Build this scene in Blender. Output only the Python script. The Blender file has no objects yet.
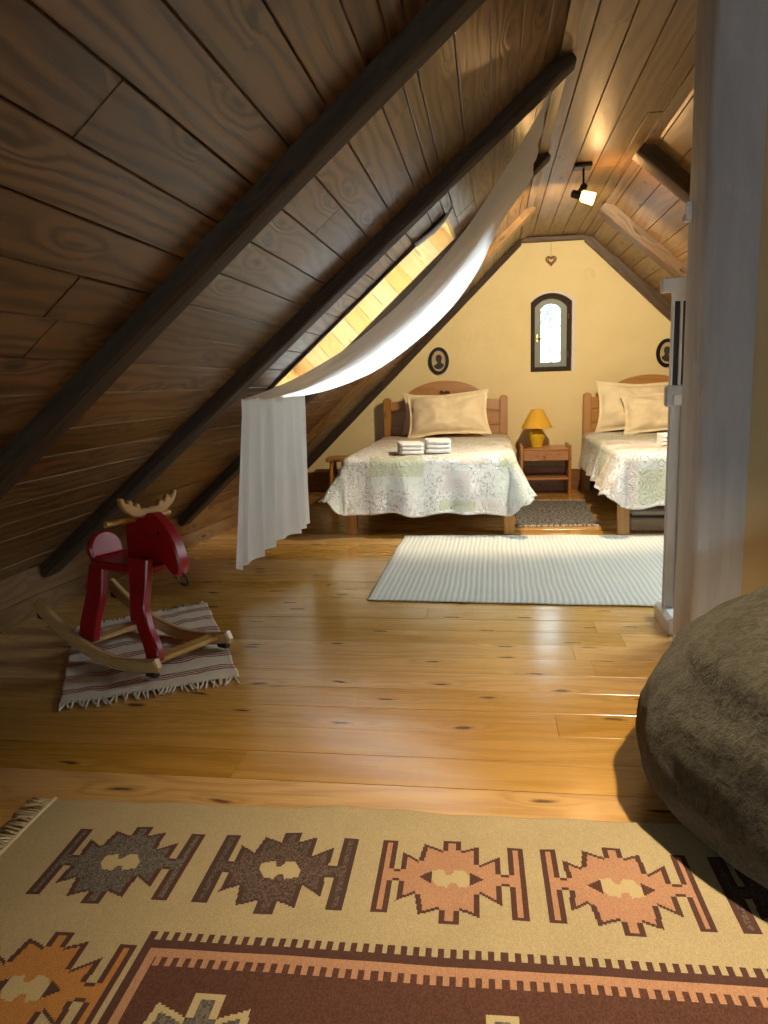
import bpy, bmesh, math, random
import numpy as np
from mathutils import Vector, Matrix, noise

random.seed(7)
rng = np.random.default_rng(7)
scene = bpy.context.scene
COL = scene.collection
pi = math.pi

# ------------------------------------------------------------------ camera
CAM_H = 1.1
F_PX, PITCH, YAW, ROLL = 744.82, 0.171167, 0.144757, -0.030639
cam_data = bpy.data.cameras.new('camera')
cam = bpy.data.objects.new('camera', cam_data)
COL.objects.link(cam)
scene.camera = cam
cam_data.sensor_fit = 'VERTICAL'
cam_data.sensor_height = 24.0
cam_data.lens = 24.0 * F_PX / 1024.0
cam_data.clip_start = 0.02
_f = Vector((-math.sin(YAW) * math.cos(PITCH), math.cos(YAW) * math.cos(PITCH), -math.sin(PITCH)))
_r = Vector((math.cos(YAW), math.sin(YAW), 0))
_u = _r.cross(_f)
_c, _s = math.cos(ROLL), math.sin(ROLL)
_right = _c * _r + _s * _u
_up = -_s * _r + _c * _u
cam.matrix_world = Matrix((
    (_right.x, _up.x, -_f.x, 0), (_right.y, _up.y, -_f.y, 0), (_right.z, _up.z, -_f.z, CAM_H), (0, 0, 0, 1)))

# ------------------------------------------------------------------ colour management, world, lights
scene.view_settings.view_transform = 'Standard'
scene.view_settings.look = 'None'
scene.view_settings.gamma = 1.0
scene.view_settings.use_curve_mapping = False
scene.view_settings.exposure = 0.0
scene.cycles.use_denoising = True
scene.cycles.max_bounces = 10
scene.cycles.diffuse_bounces = 6
scene.cycles.transparent_max_bounces = 16
scene.cycles.sample_clamp_indirect = 6.0
scene.cycles.caustics_reflective = False

SKY_COL, SKY_STR = (0.86, 0.945, 1.0), 24.0
world = bpy.data.worlds.new('sky')
scene.world = world
world.use_nodes = True
_bg = world.node_tree.nodes['Background']
_bg.inputs[0].default_value = (*SKY_COL, 1)
_bg.inputs[1].default_value = SKY_STR


def light(name, kind, loc, energy, color, size=0.1, target=None, **kw):
    d = bpy.data.lights.new(name, kind)
    d.energy = energy
    d.color = color
    if kind in ('POINT', 'SPOT'):
        d.shadow_soft_size = size
    for k, v in kw.items():
        setattr(d, k, v)
    o = bpy.data.objects.new(name, d)
    COL.objects.link(o)
    o.location = loc
    if target is not None:
        o.rotation_euler = (Vector(target) - Vector(loc)).to_track_quat('-Z', 'Y').to_euler()
    return o


WARM = (1.0, 0.80, 0.52)
WARM2 = (1.0, 0.82, 0.58)
# the visible ceiling spot between the beds, an unseen spot above the bean bag, assumed from its shadow
light('ceiling_spot_light', 'SPOT', (0.665, 5.10, 2.13), 200.0, WARM, 0.025, target=(0.0, 7.4, 0.35),
      spot_size=math.radians(140), spot_blend=0.35)
light('ceiling_spot_glow', 'POINT', (0.66, 5.12, 2.21), 11.0, (1.0, 0.55, 0.22), 0.03)
light('bean_bag_spot_light', 'SPOT', (0.90, 1.42, 2.25), 330.0, WARM2, 0.05, target=(0.62, 1.50, 0.0),
      spot_size=math.radians(88), spot_blend=1.0)

# ------------------------------------------------------------------ room numbers
K = 0.843                       # rise of the left slope
LX, LZ = -2.28, 0.24            # left knee wall
ZC = 2.42                       # flat ceiling
FL = LX + (ZC - LZ) / K         # left fold
FR, KR = 0.915, 0.88            # right fold and fall of the right slope
RX = FR + (ZC - LZ) / KR        # right knee wall
YB, YF = 7.57, -3.0             # gable wall, wall behind the camera
SL = math.hypot(1, K)
DL = Vector((1, 0, K)).normalized()           # up the left slope
NL = Vector((K, 0, -1)).normalized()          # into the room from the left slope
SR = math.hypot(1, KR)
DR = Vector((1, 0, -KR)).normalized()         # down the right slope
NR = Vector((-KR, 0, -1)).normalized()        # into the room from the right slope
EL = (FL - LX) * SL
ER = (RX - FR) * SR

# skylight opening on the left slope (distance up the slope, depth)
SK_S0, SK_S1, SK_Y0, SK_Y1, SK_D = 1.3315, 2.66, 4.08, 4.74, 0.26
SQ = (0.80, 2.00, 3.58, 4.50)          # a second skylight on the right slope, behind the partition


_KY = [-10.0, 3.3, 4.75, 5.6, 7.6, 9.0]
_KX = [LX, LX, -2.12, -2.03, -1.99, -1.99]


def knee_x(y):
    # the roof is slightly twisted: its foot comes inwards towards the gable
    return float(np.interp(y, _KY, _KX))


def on_left(s, y, out=0.0):
    x0 = knee_x(y)
    t = s / EL
    nl = Vector((ZC - LZ, 0, x0 - FL)).normalized()
    return Vector((x0 + (FL - x0) * t, y, LZ + (ZC - LZ) * t)) - nl * out


def on_right(s, y, out=0.0):
    return Vector((FR, y, ZC)) + DR * s - NR * out


def add_portal(name, c, xdir, ydir, sx, sy):
    d = bpy.data.lights.new(name, 'AREA')
    d.shape = 'RECTANGLE'
    d.size, d.size_y = sx, sy
    d.cycles.is_portal = True
    o = bpy.data.objects.new(name, d)
    COL.objects.link(o)
    x = Vector(xdir).normalized()
    y = Vector(ydir).normalized()
    z = x.cross(y)
    o.matrix_world = Matrix(((x.x, y.x, z.x, c[0]), (x.y, y.y, z.y, c[1]), (x.z, y.z, z.z, c[2]), (0, 0, 0, 1)))


_pc = on_left((SK_S0 + SK_S1) / 2, (SK_Y0 + SK_Y1) / 2, SK_D + 0.09)
add_portal('skylight_portal', _pc, (0, 1, 0), DL, SK_Y1 - SK_Y0, SK_S1 - SK_S0)      # local -Z points into the room
_pc = on_right((SQ[0] + SQ[1]) / 2, (SQ[2] + SQ[3]) / 2, SK_D + 0.09)
add_portal('skylight_portal', _pc, DR, (0, 1, 0), SQ[1] - SQ[0], SQ[3] - SQ[2])
add_portal('fill_window_portal', (-0.05, YF - 0.14, 0.75), (-1, 0, 0), (0, 0, 1), 1.2, 0.8)
add_portal('window_portal', (0.6, 7.80, 1.55), (1, 0, 0), (0, 0, 1), 0.42, 0.80)

# ------------------------------------------------------------------ node helpers


class N:
    def __init__(self, name):
        self.m = bpy.data.materials.new(name)
        self.m.use_nodes = True
        self.t = self.m.node_tree
        self.b = self.t.nodes['Principled BSDF']
        self.out = self.t.nodes['Material Output']

    def new(self, kind, **kw):
        n = self.t.nodes.new(kind)
        for k, v in kw.items():
            setattr(n, k, v)
        return n

    def link(self, a, b):
        self.t.links.new(a, b)

    def put(self, sock, v):
        if isinstance(v, bpy.types.NodeSocket):
            self.link(v, sock)
        else:
            sock.default_value = v

    def math(self, op, a, b=0.0, c=None):
        n = self.new('ShaderNodeMath', operation=op)
        self.put(n.inputs[0], a)
        self.put(n.inputs[1], b)
        if c is not None:
            self.put(n.inputs[2], c)
        return n.outputs[0]

    def range(self, v, a, b, c=0.0, d=1.0, smooth=True):
        n = self.new('ShaderNodeMapRange')
        if smooth:
            n.interpolation_type = 'SMOOTHSTEP'
        self.put(n.inputs[0], v)
        for i, x in enumerate((a, b, c, d)):
            n.inputs[i + 1].default_value = x
        return n.outputs[0]

    def mix(self, f, a, b, mode='MIX'):
        n = self.new('ShaderNodeMix', data_type='RGBA', blend_type=mode)
        self.put(n.inputs[0], f)
        self.put(n.inputs[6], a if isinstance(a, bpy.types.NodeSocket) else (*a, 1))
        self.put(n.inputs[7], b if isinstance(b, bpy.types.NodeSocket) else (*b, 1))
        return n.outputs[2]

    def noise(self, vec, scale, detail=2.0, rough=0.5, dist=0.0):
        n = self.new('ShaderNodeTexNoise')
        if vec is not None:
            self.link(vec, n.inputs['Vector'])
        n.inputs['Scale'].default_value = scale
        n.inputs['Detail'].default_value = detail
        n.inputs['Roughness'].default_value = rough
        n.inputs['Distortion'].default_value = dist
        return n.outputs['Fac']

    def voronoi(self, vec, scale, feature='F1'):
        n = self.new('ShaderNodeTexVoronoi', feature=feature)
        if vec is not None:
            self.link(vec, n.inputs['Vector'])
        n.inputs['Scale'].default_value = scale
        return n

    def scale(self, vec, s):
        n = self.new('ShaderNodeMapping')
        self.link(vec, n.inputs['Vector'])
        n.inputs['Scale'].default_value = s
        return n.outputs[0]

    def uv(self):
        return self.new('ShaderNodeUVMap', uv_map='UVMap').outputs[0]

    def obj(self):
        return self.new('ShaderNodeTexCoord').outputs['Object']

    def attr(self, name, out='Fac'):
        return self.new('ShaderNodeAttribute', attribute_name=name).outputs[out]

    def bump(self, h, strength=0.2, dist=0.01):
        n = self.new('ShaderNodeBump')
        n.inputs['Strength'].default_value = strength
        n.inputs['Distance'].default_value = dist
        self.link(h, n.inputs['Height'])
        self.link(n.outputs[0], self.b.inputs['Normal'])

    def set(self, color=None, rough=None, **kw):
        if color is not None:
            self.put(self.b.inputs['Base Color'], color if isinstance(color, bpy.types.NodeSocket) else (*color, 1))
        if rough is not None:
            self.put(self.b.inputs['Roughness'], rough)
        for k, v in kw.items():
            self.put(self.b.inputs[k.replace('_', ' ')], v)
        return self.m


def srgb(r, g, b):
    def f(c):
        c /= 255.0
        return c / 12.92 if c <= 0.04045 else ((c + 0.055) / 1.055) ** 2.4
    return (f(r), f(g), f(b))


def wood(name, light_c, dark_c, knot_c, rough=0.4, rings=26.0, coat=0.0, tone=(0.72, 1.2), knots=0.5, knot_scale=1.0, bump=0.25, contrast=0.75):
    n = N(name)
    uv = n.uv()
    low = n.noise(n.scale(uv, (0.9, 5.0, 1)), 1.0, 2.0, 0.5)
    wn = n.new('ShaderNodeTexNoise')
    n.link(n.scale(uv, (6, 16, 1)), wn.inputs['Vector'])
    wn.inputs['Scale'].default_value = 1.0
    wmix = n.new('ShaderNodeMixRGB', blend_type='LINEAR_LIGHT')
    wmix.inputs[0].default_value = 0.022
    n.link(uv, wmix.inputs[1])
    n.link(wn.outputs['Color'], wmix.inputs[2])
    kuv = wmix.outputs[0]
    v = n.voronoi(n.scale(kuv, (2.3 * knot_scale, 8.5 * knot_scale, 1)), 1.0)
    v.voronoi_dimensions = '2D'
    d = v.outputs['Distance']
    sepc = n.new('ShaderNodeSeparateColor')
    n.link(v.outputs['Color'], sepc.inputs[0])
    exist = n.math('GREATER_THAN', sepc.outputs[0], 1.0 - knots)
    swirl = n.math('MULTIPLY', n.range(d, 0.0, 0.42, 1.0, 0.0), exist)
    core = n.math('MULTIPLY', n.range(d, 0.03, 0.13, 1.0, 0.0), exist)
    sep = n.new('ShaderNodeSeparateXYZ')
    n.link(uv, sep.inputs[0])
    fld = n.math('MULTIPLY', sep.outputs[1], rings)
    fld = n.math('ADD', fld, n.math('MULTIPLY', low, 5.0))
    fld = n.math('ADD', fld, n.math('MULTIPLY', swirl, 1.5))
    wob = n.noise(n.scale(uv, (3.0, 30.0, 1)), 1.0, 2.0)
    fld = n.math('ADD', fld, n.math('MULTIPLY', wob, 0.7))
    ring = n.math('MULTIPLY_ADD', n.math('SINE', n.math('MULTIPLY', fld, 2 * pi)), 0.5, 0.5)
    ring = n.math('POWER', ring, 1.6)
    fine = n.noise(n.scale(uv, (5.0, 260.0, 1)), 1.0, 3.0, 0.6)
    blotch = n.noise(n.scale(uv, (1.2, 9.0, 1)), 1.0, 3.0)
    f = n.math('ADD', n.math('MULTIPLY', ring, contrast), n.math('MULTIPLY_ADD', fine, 0.5, -0.2))
    col = n.mix(f, light_c, dark_c)
    col = n.mix(n.range(blotch, 0.35, 0.75, 0.0, 0.35), col, dark_c)
    col = n.mix(n.math('MULTIPLY', core, 0.9), col, knot_c)
    rnd = n.attr('rnd')
    tn = n.math('MULTIPLY_ADD', rnd, tone[1] - tone[0], tone[0])
    hsv = n.new('ShaderNodeHueSaturation')
    n.link(col, hsv.inputs['Color'])
    n.link(tn, hsv.inputs['Value'])
    n.link(n.math('MULTIPLY_ADD', rnd, -0.2, 1.1), hsv.inputs['Saturation'])
    n.bump(n.math('ADD', n.math('MULTIPLY', ring, -0.5), n.math('MULTIPLY', fine, 0.6)), bump, 0.0025)
    r = n.math('MULTIPLY_ADD', fine, 0.16, rough - 0.08)
    n.set(hsv.outputs[0], r)
    if coat:
        n.b.inputs['Coat Weight'].default_value = coat
        n.b.inputs['Coat Roughness'].default_value = 0.19
        n.b.inputs['Coat IOR'].default_value = 1.65 if coat > 0.5 else 1.5
    return n.m


M = {}
M['roof'] = wood('stained_roof_boards', (0.205, 0.112, 0.047), (0.068, 0.033, 0.0125), (0.012, 0.007, 0.004), 0.31, 21, 0.0, (0.75, 1.2), 0.42, 0.9, 0.4, 0.95)
M['ceil'] = wood('ceiling_boards', (0.235, 0.132, 0.044), (0.120, 0.062, 0.019), (0.03, 0.017, 0.008), 0.40, 14, 0.0, (0.8, 1.15), 0.3, 0.9, 0.3, 0.7)
M['rafter'] = wood('dark_hewn_rafter', (0.050, 0.028, 0.014), (0.022, 0.012, 0.006), (0.008, 0.005, 0.003), 0.75, 22, 0.0, (0.8, 1.1), 0.3, 1.0, 0.5)
M['beam_lit'] = wood('lamplit_hewn_rafter', (0.095, 0.052, 0.021), (0.048, 0.026, 0.010), (0.02, 0.012, 0.006), 0.5, 22, 0.0, (0.8, 1.1), 0.3, 1.0, 0.5)  # rafter wood made lighter, the lamp's light put into its brown
M['floor'] = wood('varnished_pine_floor', (0.68, 0.385, 0.105), (0.47, 0.235, 0.050), (0.08, 0.028, 0.010), 0.26, 11, 0.9, (0.80, 1.12), 0.42, 1.1, 0.10, 0.6)
M['knee'] = wood('knee_wall_boards', (0.20, 0.108, 0.042), (0.125, 0.062, 0.021), (0.05, 0.025, 0.01), 0.45, 15, 0.0, (0.85, 1.1), 0.4)
M['reveal'] = wood('pale_reveal_pine', (0.74, 0.48, 0.18), (0.60, 0.35, 0.11), (0.35, 0.17, 0.06), 0.5, 14, 0.0, (0.9, 1.08), 0.45, 1.2, 0.1, 0.5)
M['bedwood'] = wood('honey_bed_wood', (0.46, 0.235, 0.062), (0.36, 0.165, 0.038), (0.12, 0.05, 0.02), 0.38, 14, 0.2, (0.9, 1.08), 0.15, 1.0, 0.1, 0.55)
M['nightwood'] = wood('orange_nightstand_wood', (0.46, 0.21, 0.06), (0.33, 0.13, 0.03), (0.14, 0.035, 0.012), 0.38, 14, 0.2, (0.9, 1.08), 0.5, 2.0, 0.1, 0.6)
M['palewood'] = wood('pale_birch_wood', (0.58, 0.355, 0.125), (0.47, 0.27, 0.085), (0.4, 0.2, 0.08), 0.42, 18, 0.1, (0.92, 1.05), 0.05, 1.0, 0.1, 0.4)
M['base'] = wood('brown_baseboard_wood', (0.26, 0.115, 0.028), (0.17, 0.068, 0.016), (0.06, 0.02, 0.008), 0.4, 14, 0.0, (0.9, 1.1), 0.2)


def plain(name, color, rough=0.5, bump=None, **kw):
    n = N(name)
    o = n.obj()
    var = n.noise(o, 9.0, 3.0)
    col = n.mix(n.range(var, 0.3, 0.7, 0.0, 1.0), tuple(c * 0.94 for c in color), tuple(min(1, c * 1.05) for c in color))
    n.set(col, rough, **kw)
    if bump:
        n.bump(n.noise(o, bump[0], 3.0), bump[1], bump[2])
    return n.m


def plaster(name, color, color2, scale=2.5, bump=0.35):
    n = N(name)
    o = n.obj()
    a = n.noise(o, scale, 5.0, 0.6)
    col = n.mix(n.range(a, 0.35, 0.7), color, color2)
    n.set(col, 0.85)
    n.bump(n.math('ADD', n.noise(o, 4.0, 5.0, 0.6), n.math('MULTIPLY', n.noise(o, 60.0, 2.0), 0.12)), bump, 0.03)
    return n.m


M['wall'] = plaster('yellow_plaster', (0.80, 0.67, 0.37), (0.76, 0.63, 0.335))
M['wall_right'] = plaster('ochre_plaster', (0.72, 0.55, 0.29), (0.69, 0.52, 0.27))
M['white_plaster'] = plaster('white_plaster', (0.75, 0.70, 0.66), (0.70, 0.65, 0.61))


def grey_post():
    n = N('grey_limewash')
    o = n.obj()
    st = n.noise(n.scale(o, (9, 9, 1.2)), 1.0, 5.0, 0.65, 0.6)
    pa = n.noise(o, 5.0, 6.0, 0.7)
    col = n.mix(n.range(st, 0.3, 0.75), (0.63, 0.645, 0.68), (0.48, 0.49, 0.52))
    col = n.mix(n.range(pa, 0.55, 0.75, 0.0, 0.6), col, (0.70, 0.71, 0.74))
    n.set(col, 0.7)
    n.bump(n.math('ADD', st, n.math('MULTIPLY', pa, 0.8)), 0.5, 0.012)
    return n.m


M['post'] = grey_post()
M['red'] = plain('red_lacquer', (0.31, 0.005, 0.009), 0.35)
M['black'] = plain('black_rubber', (0.012, 0.012, 0.013), 0.5)
M['black_metal'] = plain('black_metal', (0.02, 0.018, 0.016), 0.35, Metallic=0.6)
M['white_metal'] = plain('white_lacquer', (0.82, 0.83, 0.84), 0.35)
M['greymetal'] = plain('grey_aluminium', (0.55, 0.56, 0.58), 0.4)
M['brass'] = plain('brass', (0.75, 0.52, 0.18), 0.25, Metallic=1.0)
M['winframe'] = wood('dark_window_frame', (0.040, 0.019, 0.008), (0.022, 0.011, 0.005), (0.02, 0.01, 0.005), 0.8, 20, 0.0, (0.9, 1.1), 0.1)
M['sash'] = plain('grey_green_sash_paint', (0.20, 0.235, 0.215), 0.5)
M['towel'] = plain('white_terry', (0.80, 0.79, 0.79), 0.95, (260.0, 0.5, 0.004))
M['pillow'] = plain('cream_cotton', (0.80, 0.68, 0.47), 0.85, (14.0, 0.35, 0.02))
M['sheet'] = plain('white_sheet', (0.78, 0.74, 0.68), 0.9, (18.0, 0.25, 0.01))
M['lamp_base'] = plain('yellow_ceramic', (0.72, 0.47, 0.02), 0.22)
M['lamp_shade'] = plain('yellow_shade_fabric', (0.74, 0.42, 0.035), 0.8, (200.0, 0.15, 0.002))
M['boxgrey'] = plain('grey_box_fabric', (0.46, 0.44, 0.42), 0.7, (120.0, 0.2, 0.003))
M['wicker'] = plain('brown_wicker', (0.26, 0.12, 0.05), 0.7, (150.0, 0.6, 0.004))
M['portrait'] = plain('cream_card', (0.50, 0.38, 0.21), 0.6)
M['silhouette'] = plain('black_ink', (0.018, 0.016, 0.016), 0.5)


def bulb_mat():
    n = N('glowing_lamp_glass')
    n.set((1.0, 0.75, 0.3), 0.3)
    n.b.inputs['Emission Color'].default_value = (1.0, 0.66, 0.16, 1)
    n.b.inputs['Emission Strength'].default_value = 9.0
    return n.m


M['bulb'] = bulb_mat()


def glass_mat(name, tint):
    n = N(name)
    tr = n.new('ShaderNodeBsdfTransparent')
    tr.inputs[0].default_value = (*tint, 1)
    gl = n.new('ShaderNodeBsdfGlossy')
    gl.inputs['Roughness'].default_value = 0.02
    fr = n.new('ShaderNodeFresnel')
    fr.inputs[0].default_value = 1.45
    mx = n.new('ShaderNodeMixShader')
    n.link(fr.outputs[0], mx.inputs[0])
    n.link(tr.outputs[0], mx.inputs[1])
    n.link(gl.outputs[0], mx.inputs[2])
    n.link(mx.outputs[0], n.out.inputs[0])
    n.t.nodes.remove(n.b)
    return n.m


M['glass'] = glass_mat('window_glass', (0.96, 0.99, 0.98))
M['dimmed_glass'] = glass_mat('sky_dimmed_window_glass', (0.44, 0.46, 0.455))  # tint put in to dim the bright sky, not coloured glass


def curtain_mat():
    n = N('sheer_white_cotton')
    o = n.obj()
    df = n.new('ShaderNodeBsdfDiffuse')
    df.inputs[0].default_value = (0.93, 0.93, 0.93, 1)
    tl = n.new('ShaderNodeBsdfTranslucent')
    tl.inputs[0].default_value = (0.80, 0.81, 0.82, 1)
    tr = n.new('ShaderNodeBsdfTransparent')
    m1 = n.new('ShaderNodeMixShader')
    m1.inputs[0].default_value = 0.48
    n.link(df.outputs[0], m1.inputs[1])
    n.link(tl.outputs[0], m1.inputs[2])
    m2 = n.new('ShaderNodeMixShader')
    m2.inputs[0].default_value = 0.06
    n.link(m1.outputs[0], m2.inputs[1])
    n.link(tr.outputs[0], m2.inputs[2])
    n.link(m2.outputs[0], n.out.inputs[0])
    n.t.nodes.remove(n.b)
    return n.m


M['curtain'] = curtain_mat()


def attr_cloth(name, rough=0.9, weave=(420.0, 420.0), strength=0.35, jitter=0.18, extra=None):
    """colour from the pattern woven into the mesh, with a thread texture"""
    n = N(name)
    col = n.attr('pattern', 'Color')
    uv = n.uv()
    th = n.noise(n.scale(uv, (weave[0], weave[1], 1)), 1.0, 1.0)
    big = n.noise(n.scale(uv, (7, 7, 1)), 1.0, 3.0)
    hsv = n.new('ShaderNodeHueSaturation')
    n.link(col, hsv.inputs['Color'])
    n.link(n.math('ADD', n.range(th, 0.25, 0.75, 1 - jitter, 1 + jitter), n.math('MULTIPLY_ADD', big, 0.2, -0.1)), hsv.inputs['Value'])
    n.set(hsv.outputs[0], rough)
    n.bump(n.math('ADD', th, big), strength, 0.003)
    return n.m


M['kilim'] = attr_cloth('kilim_wool', 0.95, (330.0, 500.0), 0.5, 0.16)
M['striped'] = attr_cloth('striped_rag_weave', 0.95, (250.0, 250.0), 0.6, 0.14)
M['fringe'] = plain('cream_fringe_cotton', (0.74, 0.62, 0.40), 0.95, (300.0, 0.4, 0.002))
M['fringe_white'] = plain('white_fringe_cotton', (0.62, 0.55, 0.45), 0.95, (300.0, 0.4, 0.002))


def quilt_mat():
    n = N('patchwork_quilt')
    col = n.attr('pattern', 'Color')
    typ = n.attr('typ')
    uv = n.uv()
    fl = n.noise(n.scale(uv, (52, 52, 1)), 1.0, 3.0, 0.65, 0.8)
    big = n.noise(n.scale(uv, (9, 9, 1)), 1.0, 2.0)
    sprig = n.math('MULTIPLY', n.range(fl, 0.53, 0.58), n.range(big, 0.36, 0.52))
    f = n.math('MULTIPLY', sprig, n.range(typ, 0.2, 0.3))
    c2 = n.mix(n.math('MULTIPLY', f, 0.62), col, (0.30, 0.23, 0.19))
    vor = n.voronoi(n.scale(uv, (60, 60, 1)), 1.0)
    dots = n.math('MULTIPLY', n.range(vor.outputs['Distance'], 0.16, 0.24, 1.0, 0.0), n.math('LESS_THAN', typ, 0.1))
    c3 = n.mix(n.math('MULTIPLY', dots, 0.5), c2, (0.8, 0.8, 0.72))
    n.set(c3, 0.9)
    wig = n.noise(n.scale(uv, (13, 13, 1)), 1.0, 2.0, 0.5, 1.2)
    line = n.math('ABSOLUTE', n.math('SUBTRACT', n.math('FRACT', n.math('MULTIPLY', wig, 6.0)), 0.5))
    quilted = n.range(line, 0.0, 0.22, 0.0, 1.0)
    n.bump(n.math('ADD', quilted, n.math('MULTIPLY', fl, 0.4)), 0.75, 0.014)
    return n.m


M['quilt'] = quilt_mat()


def ribbed_rug_mat():
    n = N('ribbed_white_cotton')
    uv = n.uv()
    sep = n.new('ShaderNodeSeparateXYZ')
    n.link(uv, sep.inputs[0])
    nz = n.noise(n.scale(uv, (70, 25, 1)), 1.0, 2.0)
    ph = n.math('ADD', n.math('MULTIPLY', sep.outputs[0], 1 / 0.029), n.math('MULTIPLY', nz, 0.10))
    w = n.math('MULTIPLY_ADD', n.math('SINE', n.math('MULTIPLY', ph, 2 * pi)), 0.5, 0.5)
    col = n.mix(n.range(w, 0.12, 0.45), (0.50, 0.50, 0.425), (0.615, 0.605, 0.54))
    n.set(col, 0.95)
    n.bump(n.math('ADD', w, n.math('MULTIPLY', n.noise(n.scale(uv, (260, 260, 1)), 1.0, 1.0), 0.5)), 0.35, 0.005)
    return n.m


M['ribrug'] = ribbed_rug_mat()


def speckle_mat():
    n = N('grey_speckled_weave')
    uv = n.uv()
    a = n.noise(n.scale(uv, (48, 22, 1)), 1.0, 3.0, 0.75)
    col = n.mix(n.range(a, 0.38, 0.60), (0.030, 0.028, 0.026), (0.20, 0.19, 0.175))
    n.set(col, 0.95)
    n.bump(a, 0.7, 0.008)
    return n.m


M['speckle'] = speckle_mat()


def fur_mat():
    n = N('dark_olive_plush')
    o = n.obj()
    a = n.noise(o, 30.0, 5.0, 0.62, 1.1)
    b = n.noise(n.scale(o, (170, 170, 120)), 1.0, 3.0, 0.7)
    mixv = n.math('MULTIPLY_ADD', a, 0.6, n.math('MULTIPLY', b, 0.4))
    col = n.mix(n.range(mixv, 0.36, 0.64), (0.034, 0.030, 0.020), (0.080, 0.070, 0.048))
    n.set(col, 0.95)
    n.b.inputs['Sheen Weight'].default_value = 0.25
    n.b.inputs['Sheen Roughness'].default_value = 0.4
    n.b.inputs['Sheen Tint'].default_value = (0.55, 0.5, 0.4, 1)
    n.b.inputs['Specular IOR Level'].default_value = 0.1
    n.bump(mixv, 0.9, 0.012)
    return n.m


M['fur'] = fur_mat()

# ------------------------------------------------------------------ mesh helpers


def frame(o=(0, 0, 0), x=(1, 0, 0), y=(0, 1, 0), z=None):
    x = Vector(x).normalized()
    y = Vector(y).normalized()
    z = x.cross(y) if z is None else Vector(z).normalized()
    return Matrix(((x.x, y.x, z.x, o[0]), (x.y, y.y, z.y, o[1]), (x.z, y.z, z.z, o[2]), (0, 0, 0, 1)))


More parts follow.
